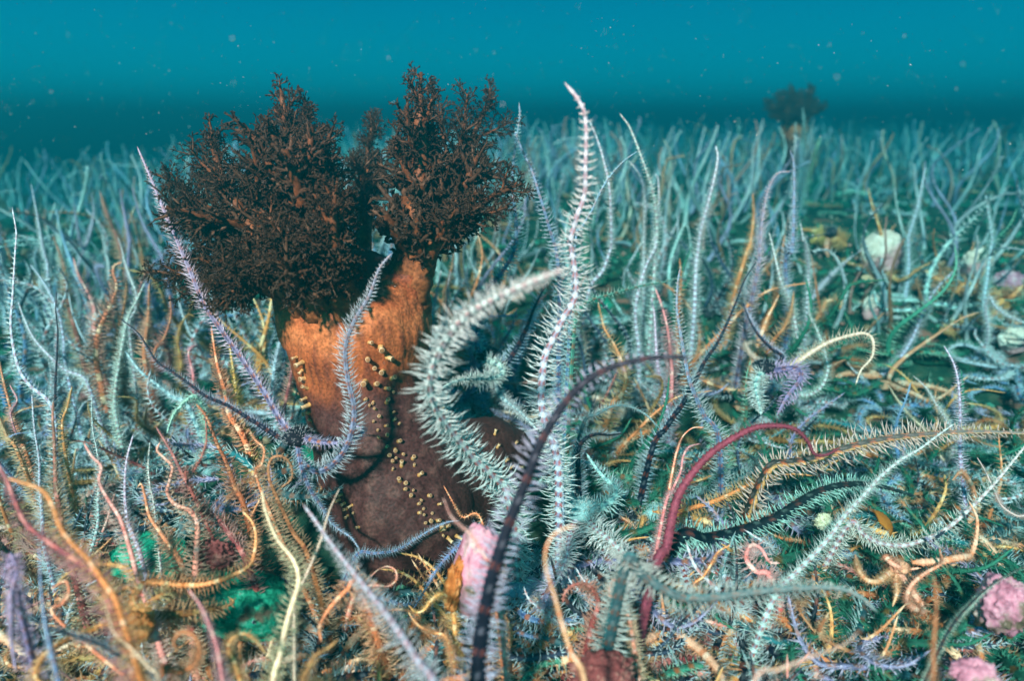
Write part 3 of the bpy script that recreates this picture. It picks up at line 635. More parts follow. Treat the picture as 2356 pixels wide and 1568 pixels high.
# ------------------------------------------------------------------ setting: seabed, rubble
M_BED = ramp_mat('seabed_ground', [(0.30, (.006, .024, .018)), (0.47, (.016, .060, .043)), (0.58, (.045, .085, .055)), (0.74, (.20, .17, .13))], 55, 0.9, 0.8, 0.004,
                 second=[((.015, .26, .17), 17, .61, .67), ((.30, .12, .09), 26, .63, .68)])
def grid_axis(lo, hi, n, k):
    a = np.linspace(-1, 1, n); s = np.sinh(k * a) / math.sinh(k)
    return np.where(s < 0, -s * lo, s * hi)
def seabed():
    xs = grid_axis(-26, 26, 190, 6.5); ys = 0.32 + grid_axis(-6, 44, 225, 6.8)
    X, Y = np.meshgrid(xs, ys, indexing='xy'); Z = height(X, Y)
    near = (np.abs(X) < 1.2) & (Y > -.1) & (Y < 1.8)
    zz = Z.ravel().copy(); fx, fy = X.ravel(), Y.ravel()
    for i in np.nonzero(near.ravel())[0]:
        p = Vector((fx[i] * 38, fy[i] * 38, 0.3)); zz[i] += 0.0045 * noise.noise(p) + 0.0022 * noise.noise(p * 3.1)
    nx, ny = len(xs), len(ys)
    i = np.arange(ny - 1)[:, None] * nx; j = np.arange(nx - 1)[None]
    a = (i + j).ravel(); t = np.concatenate([np.stack([a, a + 1, a + nx + 1], 1), np.stack([a, a + nx + 1, a + nx], 1)])
    acc = Acc(); acc.add(np.stack([fx, fy, zz], 1), t, C3(.1, .1, .1))
    return tag(link('seabed', acc.mesh('seabed', M_BED)), 'green brown seabed seen in gaps between the brittle stars', kind='structure')
seabed()

_ico = {}
def ico(sub):
    if sub not in _ico:
        import bmesh
        bm = bmesh.new(); bmesh.ops.create_icosphere(bm, subdivisions=sub, radius=1)
        _ico[sub] = (np.array([v.co[:] for v in bm.verts]), np.array([[v.index for v in f.verts] for f in bm.faces])); bm.free()
    return _ico[sub]
def rock_mesh(name, size, mat, seed, rough=.22, sub=5, freq=1.6, lumps=0.0):
    V, T = ico(sub); W = V.copy()
    for i, v in enumerate(V):
        q = Vector(v) * freq + Vector((seed * 3.7, seed * 1.3, 0))
        W[i] = v * (1 + rough * noise.noise(q) + rough * .45 * noise.noise(q * 2.7) + lumps * max(0, noise.noise(q * 4.2)) + rough * .25 * noise.noise(q * 6.5) + rough * .14 * noise.noise(q * 15))
    a = Acc(); a.add(W * np.asarray(size), T, C3(.3, .3, .3)); return a.mesh(name, mat)
def place_rock(name, label, cat, pt, d, wpx, hpx, mat, seed, rough=.22, tilt=(0, 0, 0), depth_k=.8, lumps=0.0, sub=5, freq=1.6, dz=0):
    u, v = pt; s = d * PX * .5
    o = link(name, rock_mesh(name, (wpx * s, (wpx + hpx) * .5 * s * depth_k, hpx * s), mat, seed, rough, sub, freq, lumps), loc=at(u, v, d + dz))
    o.rotation_euler = tilt
    return tag(o, label, cat)
M_PINKROCK = ramp_mat('pink_coralline_crust', [(0.32, (.24, .07, .11)), (0.48, (.58, .24, .33)), (0.68, (.80, .52, .56))], 110, .75, .35, .0015, second=[((.14, .10, .07), 60, .52, .60), ((.62, .45, .42), 130, .58, .66)])
M_REDROCK = ramp_mat('dark_red_crust', [(0.3, (.05, .016, .016)), (0.52, (.22, .06, .06)), (0.7, (.46, .25, .20))], 150, .8, .6, .002)
M_PALE = ramp_mat('pale_shell_stone', [(0.32, (.55, .40, .32)), (0.5, (.78, .62, .54)), (0.68, (.88, .78, .72))], 60, .8, .4, .002, second=[((.62, .30, .32), 20, .55, .62)])
M_ORROCK = ramp_mat('orange_sponge', [(0.3, (.22, .06, .015)), (0.5, (.50, .16, .04)), (0.68, (.68, .34, .14))], 230, .7, .5, .002)
M_YELLOW = ramp_mat('pale_yellow_sponge', [(0.35, (.55, .55, .35)), (0.65, (.85, .85, .68))], 400, .7, .8, .002)
M_AMBER = ramp_mat('amber_shell', [(0.3, (.20, .06, .01)), (0.55, (.42, .16, .03)), (0.7, (.62, .32, .08))], 40, .35, .15, .001)
def pc(c, x, y): return px(c, x, y)
place_rock('pink_stone', 'pink coralline stone standing behind the dark blurred arm at the foot of the sea cucumber', 'stone', pc('H', 885, 900), .262, 120, 225, M_PINKROCK, 3, .16, (0, R(8), .3))
place_rock('orange_sponge', 'orange crust of sponge on the left side of the pink stone', 'sponge', pc('H', 735, 985), .258, 40, 130, M_ORROCK, 4, .3, (0, R(10), 0), lumps=.25)
place_rock('pink_rock', 'knobbly pink and brown rock at the lower right edge', 'rock', pc('I', 2060, 1110), .262, 105, 140, M_PINKROCK, 6, .3, (0, R(-14), .2), lumps=.25)
place_rock('mauve_rock', 'mauve pink rock at the bottom right corner', 'rock', pc('I', 1890, 1540), .225, 95, 70, M_PINKROCK, 9, .3, (0, .2, 0), lumps=.3)
place_rock('dark_red_rock', 'dark red crusty rock at the bottom centre', 'rock', pc('H', 1650, 1530), .235, 130, 100, M_REDROCK, 12, .3, (0, .1, .4), lumps=.4)
place_rock('pale_stone', 'large pale rounded stone with pink patches among green arms at right', 'stone', pc('F', 1335, 130), .66, 98, 100, M_PALE, 15, .16, (0, .1, .2), lumps=.1)
place_rock('white_stone', 'white oval stone just below the large pale rounded one', 'stone', pc('F', 1295, 465), .60, 62, 66, M_PALE, 18, .2, (0, .5, .2))
place_rock('pink_cobble', 'pink and white cobble left of the ringed tall arm at far right', 'stone', pc('F', 1900, 200), .64, 60, 70, M_PALE, 21, .25, (0, .5, .2), lumps=.2)
place_rock('mauve_cobble', 'mauve cobble at the right edge above the orange pile', 'stone', pc('F', 2110, 330), .64, 90, 60, M_PINKROCK, 22, .25, (0, .2, .2), lumps=.2)
place_rock('grey_cobble', 'grey white cobble at the right edge below the orange pile', 'stone', pc('F', 2130, 670), .55, 80, 60, M_PALE, 25, .25, (0, .2, .6))
place_rock('red_crust', 'red brown warty crust in the green patch at lower left', 'sponge', pc('G', 1320, 800), .275, 78, 66, M_REDROCK, 28, .3, (0, .2, 0), lumps=.5)
place_rock('orange_lump', 'orange lumpy sponge at lower left beneath the golden bowed arm', 'sponge', pc('G', 830, 1240), .228, 78, 70, M_ORROCK, 31, .18, (0, .2, 0), lumps=.2)
place_rock('yellow_sponge', 'pale yellow knobbly sponge between the striped arms at right', 'sponge', pc('I', 975, 600), .315, 36, 34, M_YELLOW, 34, .3, (0, .2, 0), lumps=.7, freq=3)
place_rock('green_stone', 'bright green encrusted stone at the lower left', 'stone', pc('G', 1500, 1100), .262, 260, 150,
           ramp_mat('green_crust', [(0.32, (.004, .05, .035)), (0.46, (.012, .25, .155)), (0.58, (.03, .42, .27)), (0.7, (.25, .66, .50))], 210, .8, .9, .003, second=[((.12, .10, .07), 60, .58, .64)]), 37, .2, (0, .2, 0), lumps=.12, dz=.02)
place_rock('green_cobble', 'green encrusted cobble between upright arms at the lower left', 'stone', pc('G', 930, 830), .325, 180, 120, bpy.data.materials['green_crust'], 40, .2, (0, .1, 0), lumps=.12)
def shell(name, label, pt, d, wpx, mat, rot, ribs=11):
    n, m = 34, 9; s = wpx * PX * d * .5; V, T = [], []
    for side, dzv in ((1, 0.0), (-1, -.09)):
        for i in range(m):
            q = i / (m - 1)
            for j in range(n):
                a = -1.25 + 2.5 * j / (n - 1); rr = q * (1 + .02 * math.cos(ribs * 2 * a))
                V.append((rr * math.sin(a), rr * math.cos(a) - .4, .42 * (1 - q * q) ** .8 * .9 + dzv + .025 * q * math.cos(ribs * 5 * a)))
    for o in (0, n * m):
        for i in range(m - 1):
            for j in range(n - 1):
                k = o + i * n + j; T += [(k, k + 1, k + n + 1), (k, k + n + 1, k + n)]
    for j in range(n - 1):
        k = (m - 1) * n + j; T += [(k, k + 1, n * m + k + 1), (k, n * m + k + 1, n * m + k)]
    a = Acc(); a.add(np.array(V) * s, T, C3(.5, .4, .3)); o = link(name, a.mesh(name, mat), loc=at(*pt, d)); o.rotation_euler = rot
    return tag(o, label, 'shell')
shell('shell', 'tan shell half on the green bed below the large pale rounded stone', pc('F', 1240, 300), .62, 46, ramp_mat('tan_shell', [(.35, (.45, .28, .16)), (.65, (.7, .5, .34))], 80, .5, .2), (R(60), 0, R(20)))
shell('amber_shell', 'amber brown wedge of shell behind the lilac curved arm at right', pc('I', 1330, 600), .322, 70, M_AMBER, (R(15), R(35), R(-65)))

# small broken shell and grit lying on the bed
M_GRIT = mat_attr('shell_grit', .8, .2, 900, vary=.4)
def grit():
    a = Acc(); V, T = ico(1); g = np.random.default_rng(5); cols = [C3(.30, .27, .22), C3(.10, .30, .2), C3(.45, .2, .16), C3(.2, .16, .1), C3(.32, .18, .17), C3(.05, .22, .16)]
    for k in range(2600):
        d = g.uniform(.14, 1.0) ** 1.0; u = g.uniform(-150, 2500); p = at(u, 784, d); x, y = p[0], p[1]
        s = g.uniform(.0008, .0036)
        W = V * g.uniform(.5, 1.2, 3) * s * g.uniform(.75, 1.25, (len(V), 1))
        an = g.uniform(0, 6.28); c, sn = math.cos(an), math.sin(an); W = W @ np.array([[c, sn, 0], [-sn, c, 0], [0, 0, 1]])
        a.add(W + np.array([x, y, float(height(x, y)) + s * .4]), T, cols[g.integers(len(cols))] * g.uniform(.6, 1.2))
    return tag(link('gravel', a.mesh('gravel', M_GRIT, smooth=False)), 'broken shell and grit strewn over the seabed', kind='stuff')
grit()

# ------------------------------------------------------------------ sea cucumber
CUC_D = .352
cuc_base = at(985, 1370, CUC_D)
def cuc_body():
    g = np.random.default_rng(3); a = Acc()
    prof = [(812, 575, 60), (811, 600, 118), (812, 640, 150), (815, 690, 170), (822, 740, 163), (828, 790, 146), (832, 840, 138), (842, 900, 144), (862, 970, 152), (884, 1040, 162), (910, 1110, 172), (936, 1180, 178), (962, 1250, 170), (980, 1310, 148), (990, 1355, 105), (994, 1385, 40)]
    P = np.array([at(u, v, CUC_D) for u, v, r in prof]); rr = np.array([r * PX * CUC_D for u, v, r in prof])
    Ps, _ = catmull(P, 60); rs = np.interp(np.linspace(0, 1, 60), np.linspace(0, 1, len(rr)), rr)
    tube(a, Ps, rs, C3(.1, .1, .1), 40, ref=F_)
    lobe = [(985, 1180, .358, 110), (1040, 1130, .368, 128), (1090, 1080, .376, 128), (1140, 1050, .382, 112), (1185, 1035, .386, 88), (1215, 1025, .388, 40)]
    P2, _ = catmull([at(u, v, d) for u, v, d, r in lobe], 30); r2 = np.interp(np.linspace(0, 1, 30), np.linspace(0, 1, len(lobe)), [q[3] * PX * .37 for q in lobe])
    tube(a, P2, r2, C3(.1, .1, .1), 32, ref=F_)
    stem = [(905, 740, .350, 70), (930, 680, .347, 62), (945, 620, .343, 46), (955, 570, .341, 36)]      # fleshy base of the tall right tentacle
    P3, _ = catmull([at(u, v, d) for u, v, d, r in stem], 20); r3 = np.interp(np.linspace(0, 1, 20), np.linspace(0, 1, len(stem)), [q[3] * PX * .345 for q in stem])
    tube(a, P3, r3, C3(.1, .1, .1), 24, ref=F_)
    stem = [(730, 760, .345, 88), (700, 690, .340, 76), (680, 640, .335, 60), (660, 590, .333, 40)]
    P3, _ = catmull([at(u, v, d) for u, v, d, r in stem], 20); r3 = np.interp(np.linspace(0, 1, 20), np.linspace(0, 1, len(stem)), [q[3] * PX * .345 for q in stem])
    tube(a, P3, r3, C3(.1, .1, .1), 24, ref=F_)
    tmp = link('tmp', a.mesh('tmp', M_ARM))
    md = tmp.modifiers.new('remesh', 'REMESH'); md.mode = 'VOXEL'; md.voxel_size = .0019
    ms = tmp.modifiers.new('smooth', 'SMOOTH'); ms.iterations = 9; ms.factor = .6
    dg = bpy.context.evaluated_depsgraph_get(); me = bpy.data.meshes.new_from_object(tmp.evaluated_get(dg)); bpy.data.objects.remove(tmp)
    n = len(me.vertices); V = np.zeros(n * 3, np.float32); me.vertices.foreach_get('co', V); V = V.reshape(-1, 3).astype(float)
    N = np.zeros(n * 3, np.float32); me.vertices.foreach_get('normal', N); N = N.reshape(-1, 3)
    # position along the animal measured in view rows of its own long axis
    rel = V - CAM; dd = rel @ F_; vrow = 784 - (rel @ U_) / dd / PX; ucol = 1178 + (rel @ X_) / dd / PX
    nz = np.array([noise.noise(Vector(p * 70)) for p in V]); nz2 = np.array([noise.noise(Vector((p[0] * 420, p[1] * 420, p[2] * 60))) for p in V]); nz3 = np.array([noise.noise(Vector(p * 210)) for p in V])
    V2 = V + N * (nz[:, None] * .0016 + nz2[:, None] * .0008 + nz3[:, None] * .0005)
    me.vertices.foreach_set('co', (V2 - cuc_base).astype(np.float32).ravel())
    dark = C3(.058, .021, .020); rust = C3(.30, .078, .028); bright = C3(.54, .18, .066); brown = C3(.15, .045, .024)
    def mixc(A, B, t): return A * (1 - t)[:, None] + B * t[:, None]
    z = vrow + nz * 70 + nz2 * 30 + (ucol - 830) * .10
    c = np.tile(brown * .8, (n, 1))
    c = mixc(c, np.tile(rust, (n, 1)), sstep(635, 720, z)); c = mixc(c, np.tile(bright, (n, 1)), sstep(685, 765, z) * np.clip(.82 + nz2 * .6, 0, 1))
    c = mixc(c, np.tile(rust, (n, 1)), sstep(735, 860, z)); c = mixc(c, np.tile(dark, (n, 1)), sstep(830, 960, z))
    c = mixc(c, np.tile(C3(.13, .060, .050), (n, 1)), np.clip(nz3 * 1.5 + nz * .8 - .1, 0, .55) * sstep(900, 1000, z))
    c = mixc(c, np.tile(dark, (n, 1)), np.clip(nz2 * 1.5 - .2, 0, .45))
    lob = sstep(1000, 1080, ucol) * sstep(860, 900, vrow); c = mixc(c, np.tile(C3(.045, .018, .016), (n, 1)), lob * .8)
    at_ = me.attributes.new('Col', 'FLOAT_COLOR', 'POINT'); at_.data.foreach_set('color', np.concatenate([c, np.ones((n, 1))], 1).astype(np.float32).ravel())
    me.polygons.foreach_set('use_smooth', np.ones(len(me.polygons), bool)); me.materials.clear()
    me.materials.append(mat_attr('sea_cucumber_skin', .5, .6, 700, .0, spec=.10, vary=.45)); me.update()
    return me
root = empty('sea_cucumber', cuc_base)
tag(root, 'big brown sea cucumber with orange neck and bushy black brown feeding tentacles', 'sea cucumber', 'sea cucumbers on the bed')
body_me = cuc_body(); body_me.name = 'body'
KIDS[root.name] = []
b_ob = link('body', body_me, root); KIDS[root.name].append(b_ob)
def tentacle(seed, pts, r_px, reach):
    g = np.random.default_rng(100 + seed); a = Acc(); fine = Acc()
    P, L = catmull([at(*q) for q in pts], 26)
    d0 = pts[0][2]; r0 = r_px * PX * d0; s = np.linspace(0, 1, 26)
    P = P + np.cumsum(g.normal(0, .00045, P.shape), 0) * s[:, None]
    rad = r0 * ((1 - s) ** 1.15 * .95 + .055) * (1 + .08 * g.normal(size=26))
    c0 = C3(.24, .085, .032); c1 = C3(.10, .048, .025); c2 = C3(.076, .043, .026); c3 = C3(.043, .029, .019)
    trunkc = c0[None] * (1 - s[:, None]) + c1[None] * s[:, None] * .9; trunkc *= g.uniform(.8, 1.25, (26, 1))
    tube(a, P, rad, trunkc, 10)
    def grow(p, t, length, r, level, up):
        k = (7, 5, 3)[level - 1]; side = unit(g.normal(size=3)); q = [p]; d = t.copy(); st = length / (k - 1)
        for _ in range(k - 1):
            d = unit(d + side * .16 * g.normal() + up * .16); q.append(q[-1] + d * st)
        q = np.array(q); rr = np.maximum(r * np.linspace(1, .42, k), .00023)
        cl = (c1, c2, c3)[level - 1] * g.uniform(.7, 1.3)
        if level == 1: cl = c0 * .55 * np.linspace(1, .4, k)[:, None] + c1 * np.linspace(.1, .6, k)[:, None]
        tube(a if level == 1 else fine, q, rr, cl, (6, 4, 3)[level - 1], ref=side, cap=False)
        if level == 3:
            T = unit(q[-1] - q[0])
            for m in range(5):
                o = q[0] + (q[-1] - q[0]) * g.uniform(.35, 1.0); dd = unit(T * .8 + unit(g.normal(size=3)) * .9); e = o + dd * length * g.uniform(.22, .45)
                tube(fine, np.array([o, e]), np.array([max(r * .8, .00026), .00019]), c3 * g.uniform(.7, 1.3), 3, ref=side, cap=False)
            return
        nch = int(np.clip(length / (.0030, .0014, .0009)[level], (0, 4, 2)[level], (0, 11, 6)[level]))
        off = g.uniform(0, 6.28)
        for m in range(nch):
            tt = .14 + .86 * (m + g.uniform(0, .7)) / nch
            x = min(tt * (k - 1), k - 1.001); i = int(x); pp = q[i] + (q[i + 1] - q[i]) * (x - i); T = unit(q[i + 1] - q[i])
            e1 = unit(np.cross(T, [.31, .52, .8])); e2 = np.cross(T, e1); an = off + m * 2.4
            nd = unit(T * g.uniform(.5, .9) + (e1 * math.cos(an) + e2 * math.sin(an)) * .9)
            grow(pp, nd, length * (.45 - .22 * tt) * g.uniform(.7, 1.3) + (.0011 if level == 2 else .0012), r * (.62 - .2 * tt), level + 1, T * .5)
    n1 = 16; off = g.uniform(0, 6.28)
    for m in range(n1):
        tt = .22 + .78 * (m + g.uniform(0, .6)) / n1; x = min(tt * 25, 24.99); i = int(x); pp = P[i] + (P[i + 1] - P[i]) * (x - i); T = unit(P[i + 1] - P[i])
        e1 = unit(np.cross(T, [.31, -.52, .8])); e2 = np.cross(T, e1); an = off + m * 2.4
        nd = unit(T * g.uniform(.75, 1.2) + (e1 * math.cos(an) + e2 * math.sin(an)))
        lift = T * .5 + np.array([0, 0, .35])
        grow(pp, nd, reach * L * (1.08 - tt) * g.uniform(.50, 1.45) * .88 + .0018, max(rad[i] * .48, .00055), 1, lift)
    return a, fine
M_TENT
for nm, pts, rpx, reach, sd in TENTACLES:
    a, fine = tentacle(sd, pts, rpx, reach * 1.1)
    o = link('tentacle', a.mesh('tentacle', M_TENT, cuc_base), root); KIDS[root.name].append(o)
    f = tag(link('branchlet_fringe', fine.mesh('branchlet_fringe', M_TENT, cuc_base), o), kind='stuff'); KIDS[o.name] = [f]
# tube feet set where they sit on the body, seen along five double rows
Vb = [v.co + Vector(cuc_base) for v in body_me.vertices]; bvh = BVHTree.FromPolygons(Vb, [p.vertices[:] for p in body_me.polygons])
def foot_mesh():
    a = Acc(); h = .0034; r = .00115
    z = .8 * np.array([-.0012, 0, h * .35, h * .75, h * .96, h * .98, h * .80]); rr = np.array([1.25, 1.1, .85, .85, 1.05, .75, .35]) * r * .8
    tube(a, np.stack([np.zeros(7), np.zeros(7), z], 1)[:6], rr[:6], np.array([C3(.42, .18, .05), C3(.50, .24, .07), C3(.58, .33, .15), C3(.66, .43, .23), C3(.74, .55, .36), C3(.30, .15, .07)]), 9, ref=(1, 0, 0))
    return a.mesh('tube_foot', M_ARM)
FOOT = foot_mesh()
rf = random.Random(4)
def add_foot(loc, nrm, sc):
    o = link('tube_foot', FOOT, root, loc - Vector(cuc_base))
    n2 = (nrm + Vector((rf.gauss(0, .16), rf.gauss(0, .16), rf.gauss(0, .16) + .1))).normalized()
    q = Vector((0, 0, 1)).rotation_difference(n2); o.rotation_euler = q.to_euler(); o.scale = (sc, sc, sc * rf.uniform(.75, 1.5)); KIDS[root.name].append(o)
for c_, lst, sc in (('E', FEET_E, 1.0), ('H', FEET_H, .82), ('D', FEET_D, 1.1)):
    for x, y in lst:
        u, v = px(c_, x, y); dr = Vector(at(u, v, 1.0) - CAM).normalized()
        hit, nr, _, _ = bvh.ray_cast(Vector(CAM), dr)
        if hit is not None and hit.y < .45: add_foot(hit, nr, rf.uniform(.7, 1.25) * sc * (1.25 if (c_ == 'E' and y < 960) else .85 if c_ == 'E' else 1))
axis_p = [at(842, 900, CUC_D), at(936, 1180, CUC_D)]
for ang in (100, 172, 245):                                   # rows on the far side of the body
    for k in range(16):
        t = (k + rf.uniform(-.2, .2)) / 16; p = Vector(axis_p[0] * (1 - t) + axis_p[1] * t)
        an = R(ang + rf.uniform(-6, 6)); dr = Vector((math.sin(an), -math.cos(an), 0))
        hit, nr, _, _ = bvh.ray_cast(p + dr * .12, -dr)
        if hit is not None: add_foot(hit, nr, .85)

# the second sea cucumber far off in the haze
far = copy_tree(root, loc=at(1850, 414, 1.0), rot=(R(2), R(3), R(8)), scale=.52)
far['label'] = 'distant dark sea cucumber standing alone in the haze at upper right'

# ------------------------------------------------------------------ shared pool of brittle star arms
def upright_path(g, h):
    n = 7; s = np.linspace(0, 1, n); a = g.uniform(0, 6.28); lean = g.uniform(0.05, .40); hook = g.choice([0, 0, g.uniform(.15, .45)])
    b = a + g.uniform(-1.2, 1.2); wav = g.uniform(.03, .11)
    x = lean * s ** 1.4 * math.cos(a) + .10 * s ** 2 + hook * s ** 5 * math.cos(b) + wav * np.sin(s * 6 + g.uniform(0, 6)); y = lean * s ** 1.4 * math.sin(a) + hook * s ** 5 * math.sin(b) + wav * np.cos(s * 5 + g.uniform(0, 6))
    x -= x[0]; y -= y[0]
    z = s * (1 - .18 * lean) - hook * .5 * s ** 6
    return np.stack([x, y, z], 1) * h
def low_path(g, h):
    n = 9; s = np.linspace(0, 1, n); cur = g.choice([-1, 1]) * g.uniform(2.8, 7.0); an = np.cumsum(np.concatenate([[0], (cur * s[1:] ** 1.1 + g.normal(0, .5, n - 1)) / (n - 1)]))
    st = np.stack([np.cos(an), np.sin(an)], 1) / (n - 1); xy = np.cumsum(st, 0) - st[0]
    z = .16 + .13 * np.sin(s * g.uniform(2, 7) + g.uniform(0, 3)) + g.choice([0, 0, .4]) * s ** 3; z = z - z[0] + .05 + np.abs(np.minimum(0, (z - z[0]))) * 1.2
    return np.concatenate([xy, z[:, None]], 1) * h
POOL_U, POOL_L = {}, {}
MIX = ['white', 'lav', 'navy', 'blue', 'mint', 'teal', 'green', 'moss', 'cream', 'orange', 'gold', 'brown', 'olive', 'maroon', 'pink', 'peach']
def pool_pair(name, P, w, k, sd, ref, lod, thick):
    b, s_ = arm_geo(P, w, k, ref=ref, seed=sd, lod=lod, thick=thick)
    return b.mesh(name, M_ARM), s_.mesh('spine_fringe', M_SPINE)
for q, k in enumerate(MIX):
    g = np.random.default_rng(40 + q); ww = .0155 if k not in ('orange', 'gold', 'brown', 'olive', 'maroon', 'pink', 'peach') else .0135
    POOL_U[k] = [pool_pair('arm', upright_path(g, .095), ww, k, 10 * q + j, (0.2, -1, .2), 1, .030) for j in range(4)]
    POOL_L[k] = [pool_pair('arm', low_path(g, .068), ww, k, 500 + 10 * q + j, (0.1, -.5, 1), 1, .025) for j in range(4)]
DISC = {k: [m.mesh('disc', M_ARM) if i == 0 else m.mesh('spine_fringe', M_SPINE) for i, m in enumerate(disc_geo(.0072, k, 900 + q, k in ('navy', 'lav', 'blue')))] for q, k in enumerate(MIX)}
GROUPN = 'brittle stars crowding the bed'
def put_disc(rt, k, sc=1.0, dark=False):
    kk = k if k in DISC else {'yellow': 'olive', 'purple': 'maroon'}[k]
    if dark: kk = 'navy'
    d = link('disc', DISC[kk][0], rt, (0, 0, .003 * sc)); d.scale = (sc,) * 3
    tag(link('spine_fringe', DISC[kk][1], d), kind='stuff')
def put_pool_arm(rt, pair, az, sc, off=.005, lift=0.0):
    a = link('arm', pair[0], rt, (math.cos(az) * off, math.sin(az) * off, .002 + lift)); a.rotation_euler = (0, 0, az); a.scale = (sc,) * 3
    tag(link('spine_fringe', pair[1], a), kind='stuff')

rs = random.Random(21)
for si, (label, dpx, dd, dark, arms) in enumerate(STARS):
    built = []; disc = None
    if dpx is not None:
        (u, v), = parse(dpx); disc = at(u, v, dd)
    for ai, (kind, w, d0, d1, pts) in enumerate(arms):
        P = parse(pts)[::-1]
        L = np.concatenate([[0], np.cumsum([math.hypot(P[i + 1][0] - P[i][0], P[i + 1][1] - P[i][1]) for i in range(len(P) - 1)])]); L /= L[-1]
        ph = rs.uniform(0, 6)
        Q = [at(u, v, d0 + (d1 - d0) * t + d0 * .012 * math.sin(ph + 7 * t) * min(1, t * 4)) for (u, v), t in zip(P, L)]
        if disc is None:                     # the disc sits on the bed beneath the lowest point shown
            b = Q[0]; nxt = unit(b - Q[1]); gx, gy = b[0] + nxt[0] * .012, b[1] + nxt[1] * .012 + .004
            gz = float(height(gx, gy))
            disc = np.array([gx, gy, min(gz, b[2]) + .002]) if b[2] - gz < .09 or dpx is None else b
        gap = Q[0] - disc
        if np.linalg.norm(gap) > .012:
            pre = [disc]
            if np.linalg.norm(gap) > .03: pre.append(disc + gap * .55 + (Q[0] - Q[1]) * .2)
            Q = pre + Q
        elif np.linalg.norm(gap) > .004: Q = [disc] + Q
        built.append((kind, w * PX * d0 * WIDER.get(kind, 1), Q, ai))
    rt = empty('brittle_star', disc); tag(rt, label, 'brittle star', GROUPN)
    k0 = {'ink': 'navy', 'pale': 'white'}.get(arms[0][0], arms[0][0])
    put_disc(rt, k0, max(.6, min(1.5, built[0][1] / .0125)), bool(dark))
    for kind, wr, Q, ai in built:
        b, s_ = arm_geo(Q, wr, kind, roll=-.62 if kind == 'yellow' else rs.uniform(-.38, .38), seed=si * 7 + ai, fine=wr / PX / np.linalg.norm(Q[-1] - CAM) > 50, thick=.027 if np.linalg.norm(Q[-1] - CAM) > .40 else None, shift=np.array([rs.uniform(.85, 1.15) for _ in range(3)]))
        o = link('arm', b.mesh('arm', M_ARM, disc), rt); tag(link('spine_fringe', s_.mesh('spine_fringe', M_SPINE, disc), o), kind='stuff')
    kk = k0 if k0 in POOL_L else {'yellow': 'cream', 'purple': 'maroon'}[k0]
    onfoot = disc[2] - float(height(disc[0], disc[1])) < .03
    for j in range(5 - len(arms)):
        az = rs.uniform(0, 6.28)
        if onfoot or True:
            put_pool_arm(rt, POOL_L[kk][rs.randrange(4)], az, rs.uniform(.62, .95))

# ------------------------------------------------------------------ the other brittle stars one can count
COLN = {'moss': 'dark green', 'white': 'white', 'lav': 'lilac', 'navy': 'navy striped', 'blue': 'blue', 'mint': 'mint white', 'teal': 'teal', 'green': 'green', 'cream': 'cream', 'orange': 'orange', 'gold': 'golden', 'brown': 'brown', 'olive': 'olive', 'maroon': 'maroon', 'pink': 'pink', 'peach': 'peach'}
MARKS = [(n, *px(c, x, y), s) for n, c, x, y, s in (('pink stone', 'H', 885, 900, 0), ('dark red rock', 'H', 1650, 1500, 0), ('green encrusted stone', 'G', 1500, 1100, 0), ('red warty crust', 'G', 1320, 800, 0),
    ('orange lumpy sponge', 'G', 830, 1240, 0), ('pale yellow sponge', 'I', 975, 600, 0), ('amber shell', 'I', 1330, 600, 0), ('knobbly pink rock', 'I', 2030, 1090, 0), ('mauve corner rock', 'I', 1890, 1520, 0),
    ('large pale stone', 'F', 1335, 130, 0), ('white oval stone', 'F', 1295, 465, 0), ('pinkish cobble', 'F', 1900, 200, 0), ('grey white cobble', 'F', 2130, 670, 0), ('green cobble', 'G', 930, 830, 0),
    ('hooked striped star', 'F', 700, 850, .2), ('plum red star', 'F', 400, 1290, .2), ('mint white star', 'H', 1960, 580, .1), ('frosted white star', 'D', 720, 1000, .2),
    ('hooked orange star', 'D', 600, 650, .2), ('orange curling star', 'E', 1720, 1000, .2), ('coiled brown star', 'G', 1090, 1390, 0), ('big sea cucumber', 'V', 960, 1150, .6), ('distant sea cucumber', 'V', 1850, 420, .3))]
def zone(u, d):
    if d < .36: return ('left foreground tangle' if u < 700 else 'lower middle tangle' if u < 1400 else 'right foreground tangle')
    if d < .55: return ('middle ground left of the sea cucumber' if u < 850 else 'middle ground just right of the sea cucumber' if u < 1750 else 'middle ground at far right')
    return ('left background beyond the sea cucumber' if u < 1000 else 'centre background before the haze' if u < 1750 else 'right background by the pale stones')
WARM = ['orange', 'gold', 'brown', 'brown', 'olive', 'maroon', 'pink', 'orange', 'peach']
NEED = 300 - len(STARS); made = 0; tries = 0; used = []
bare = [(565, 1390, 110), (620, 1320, 70), (420, 1290, 75), (600, 1510, 75)]
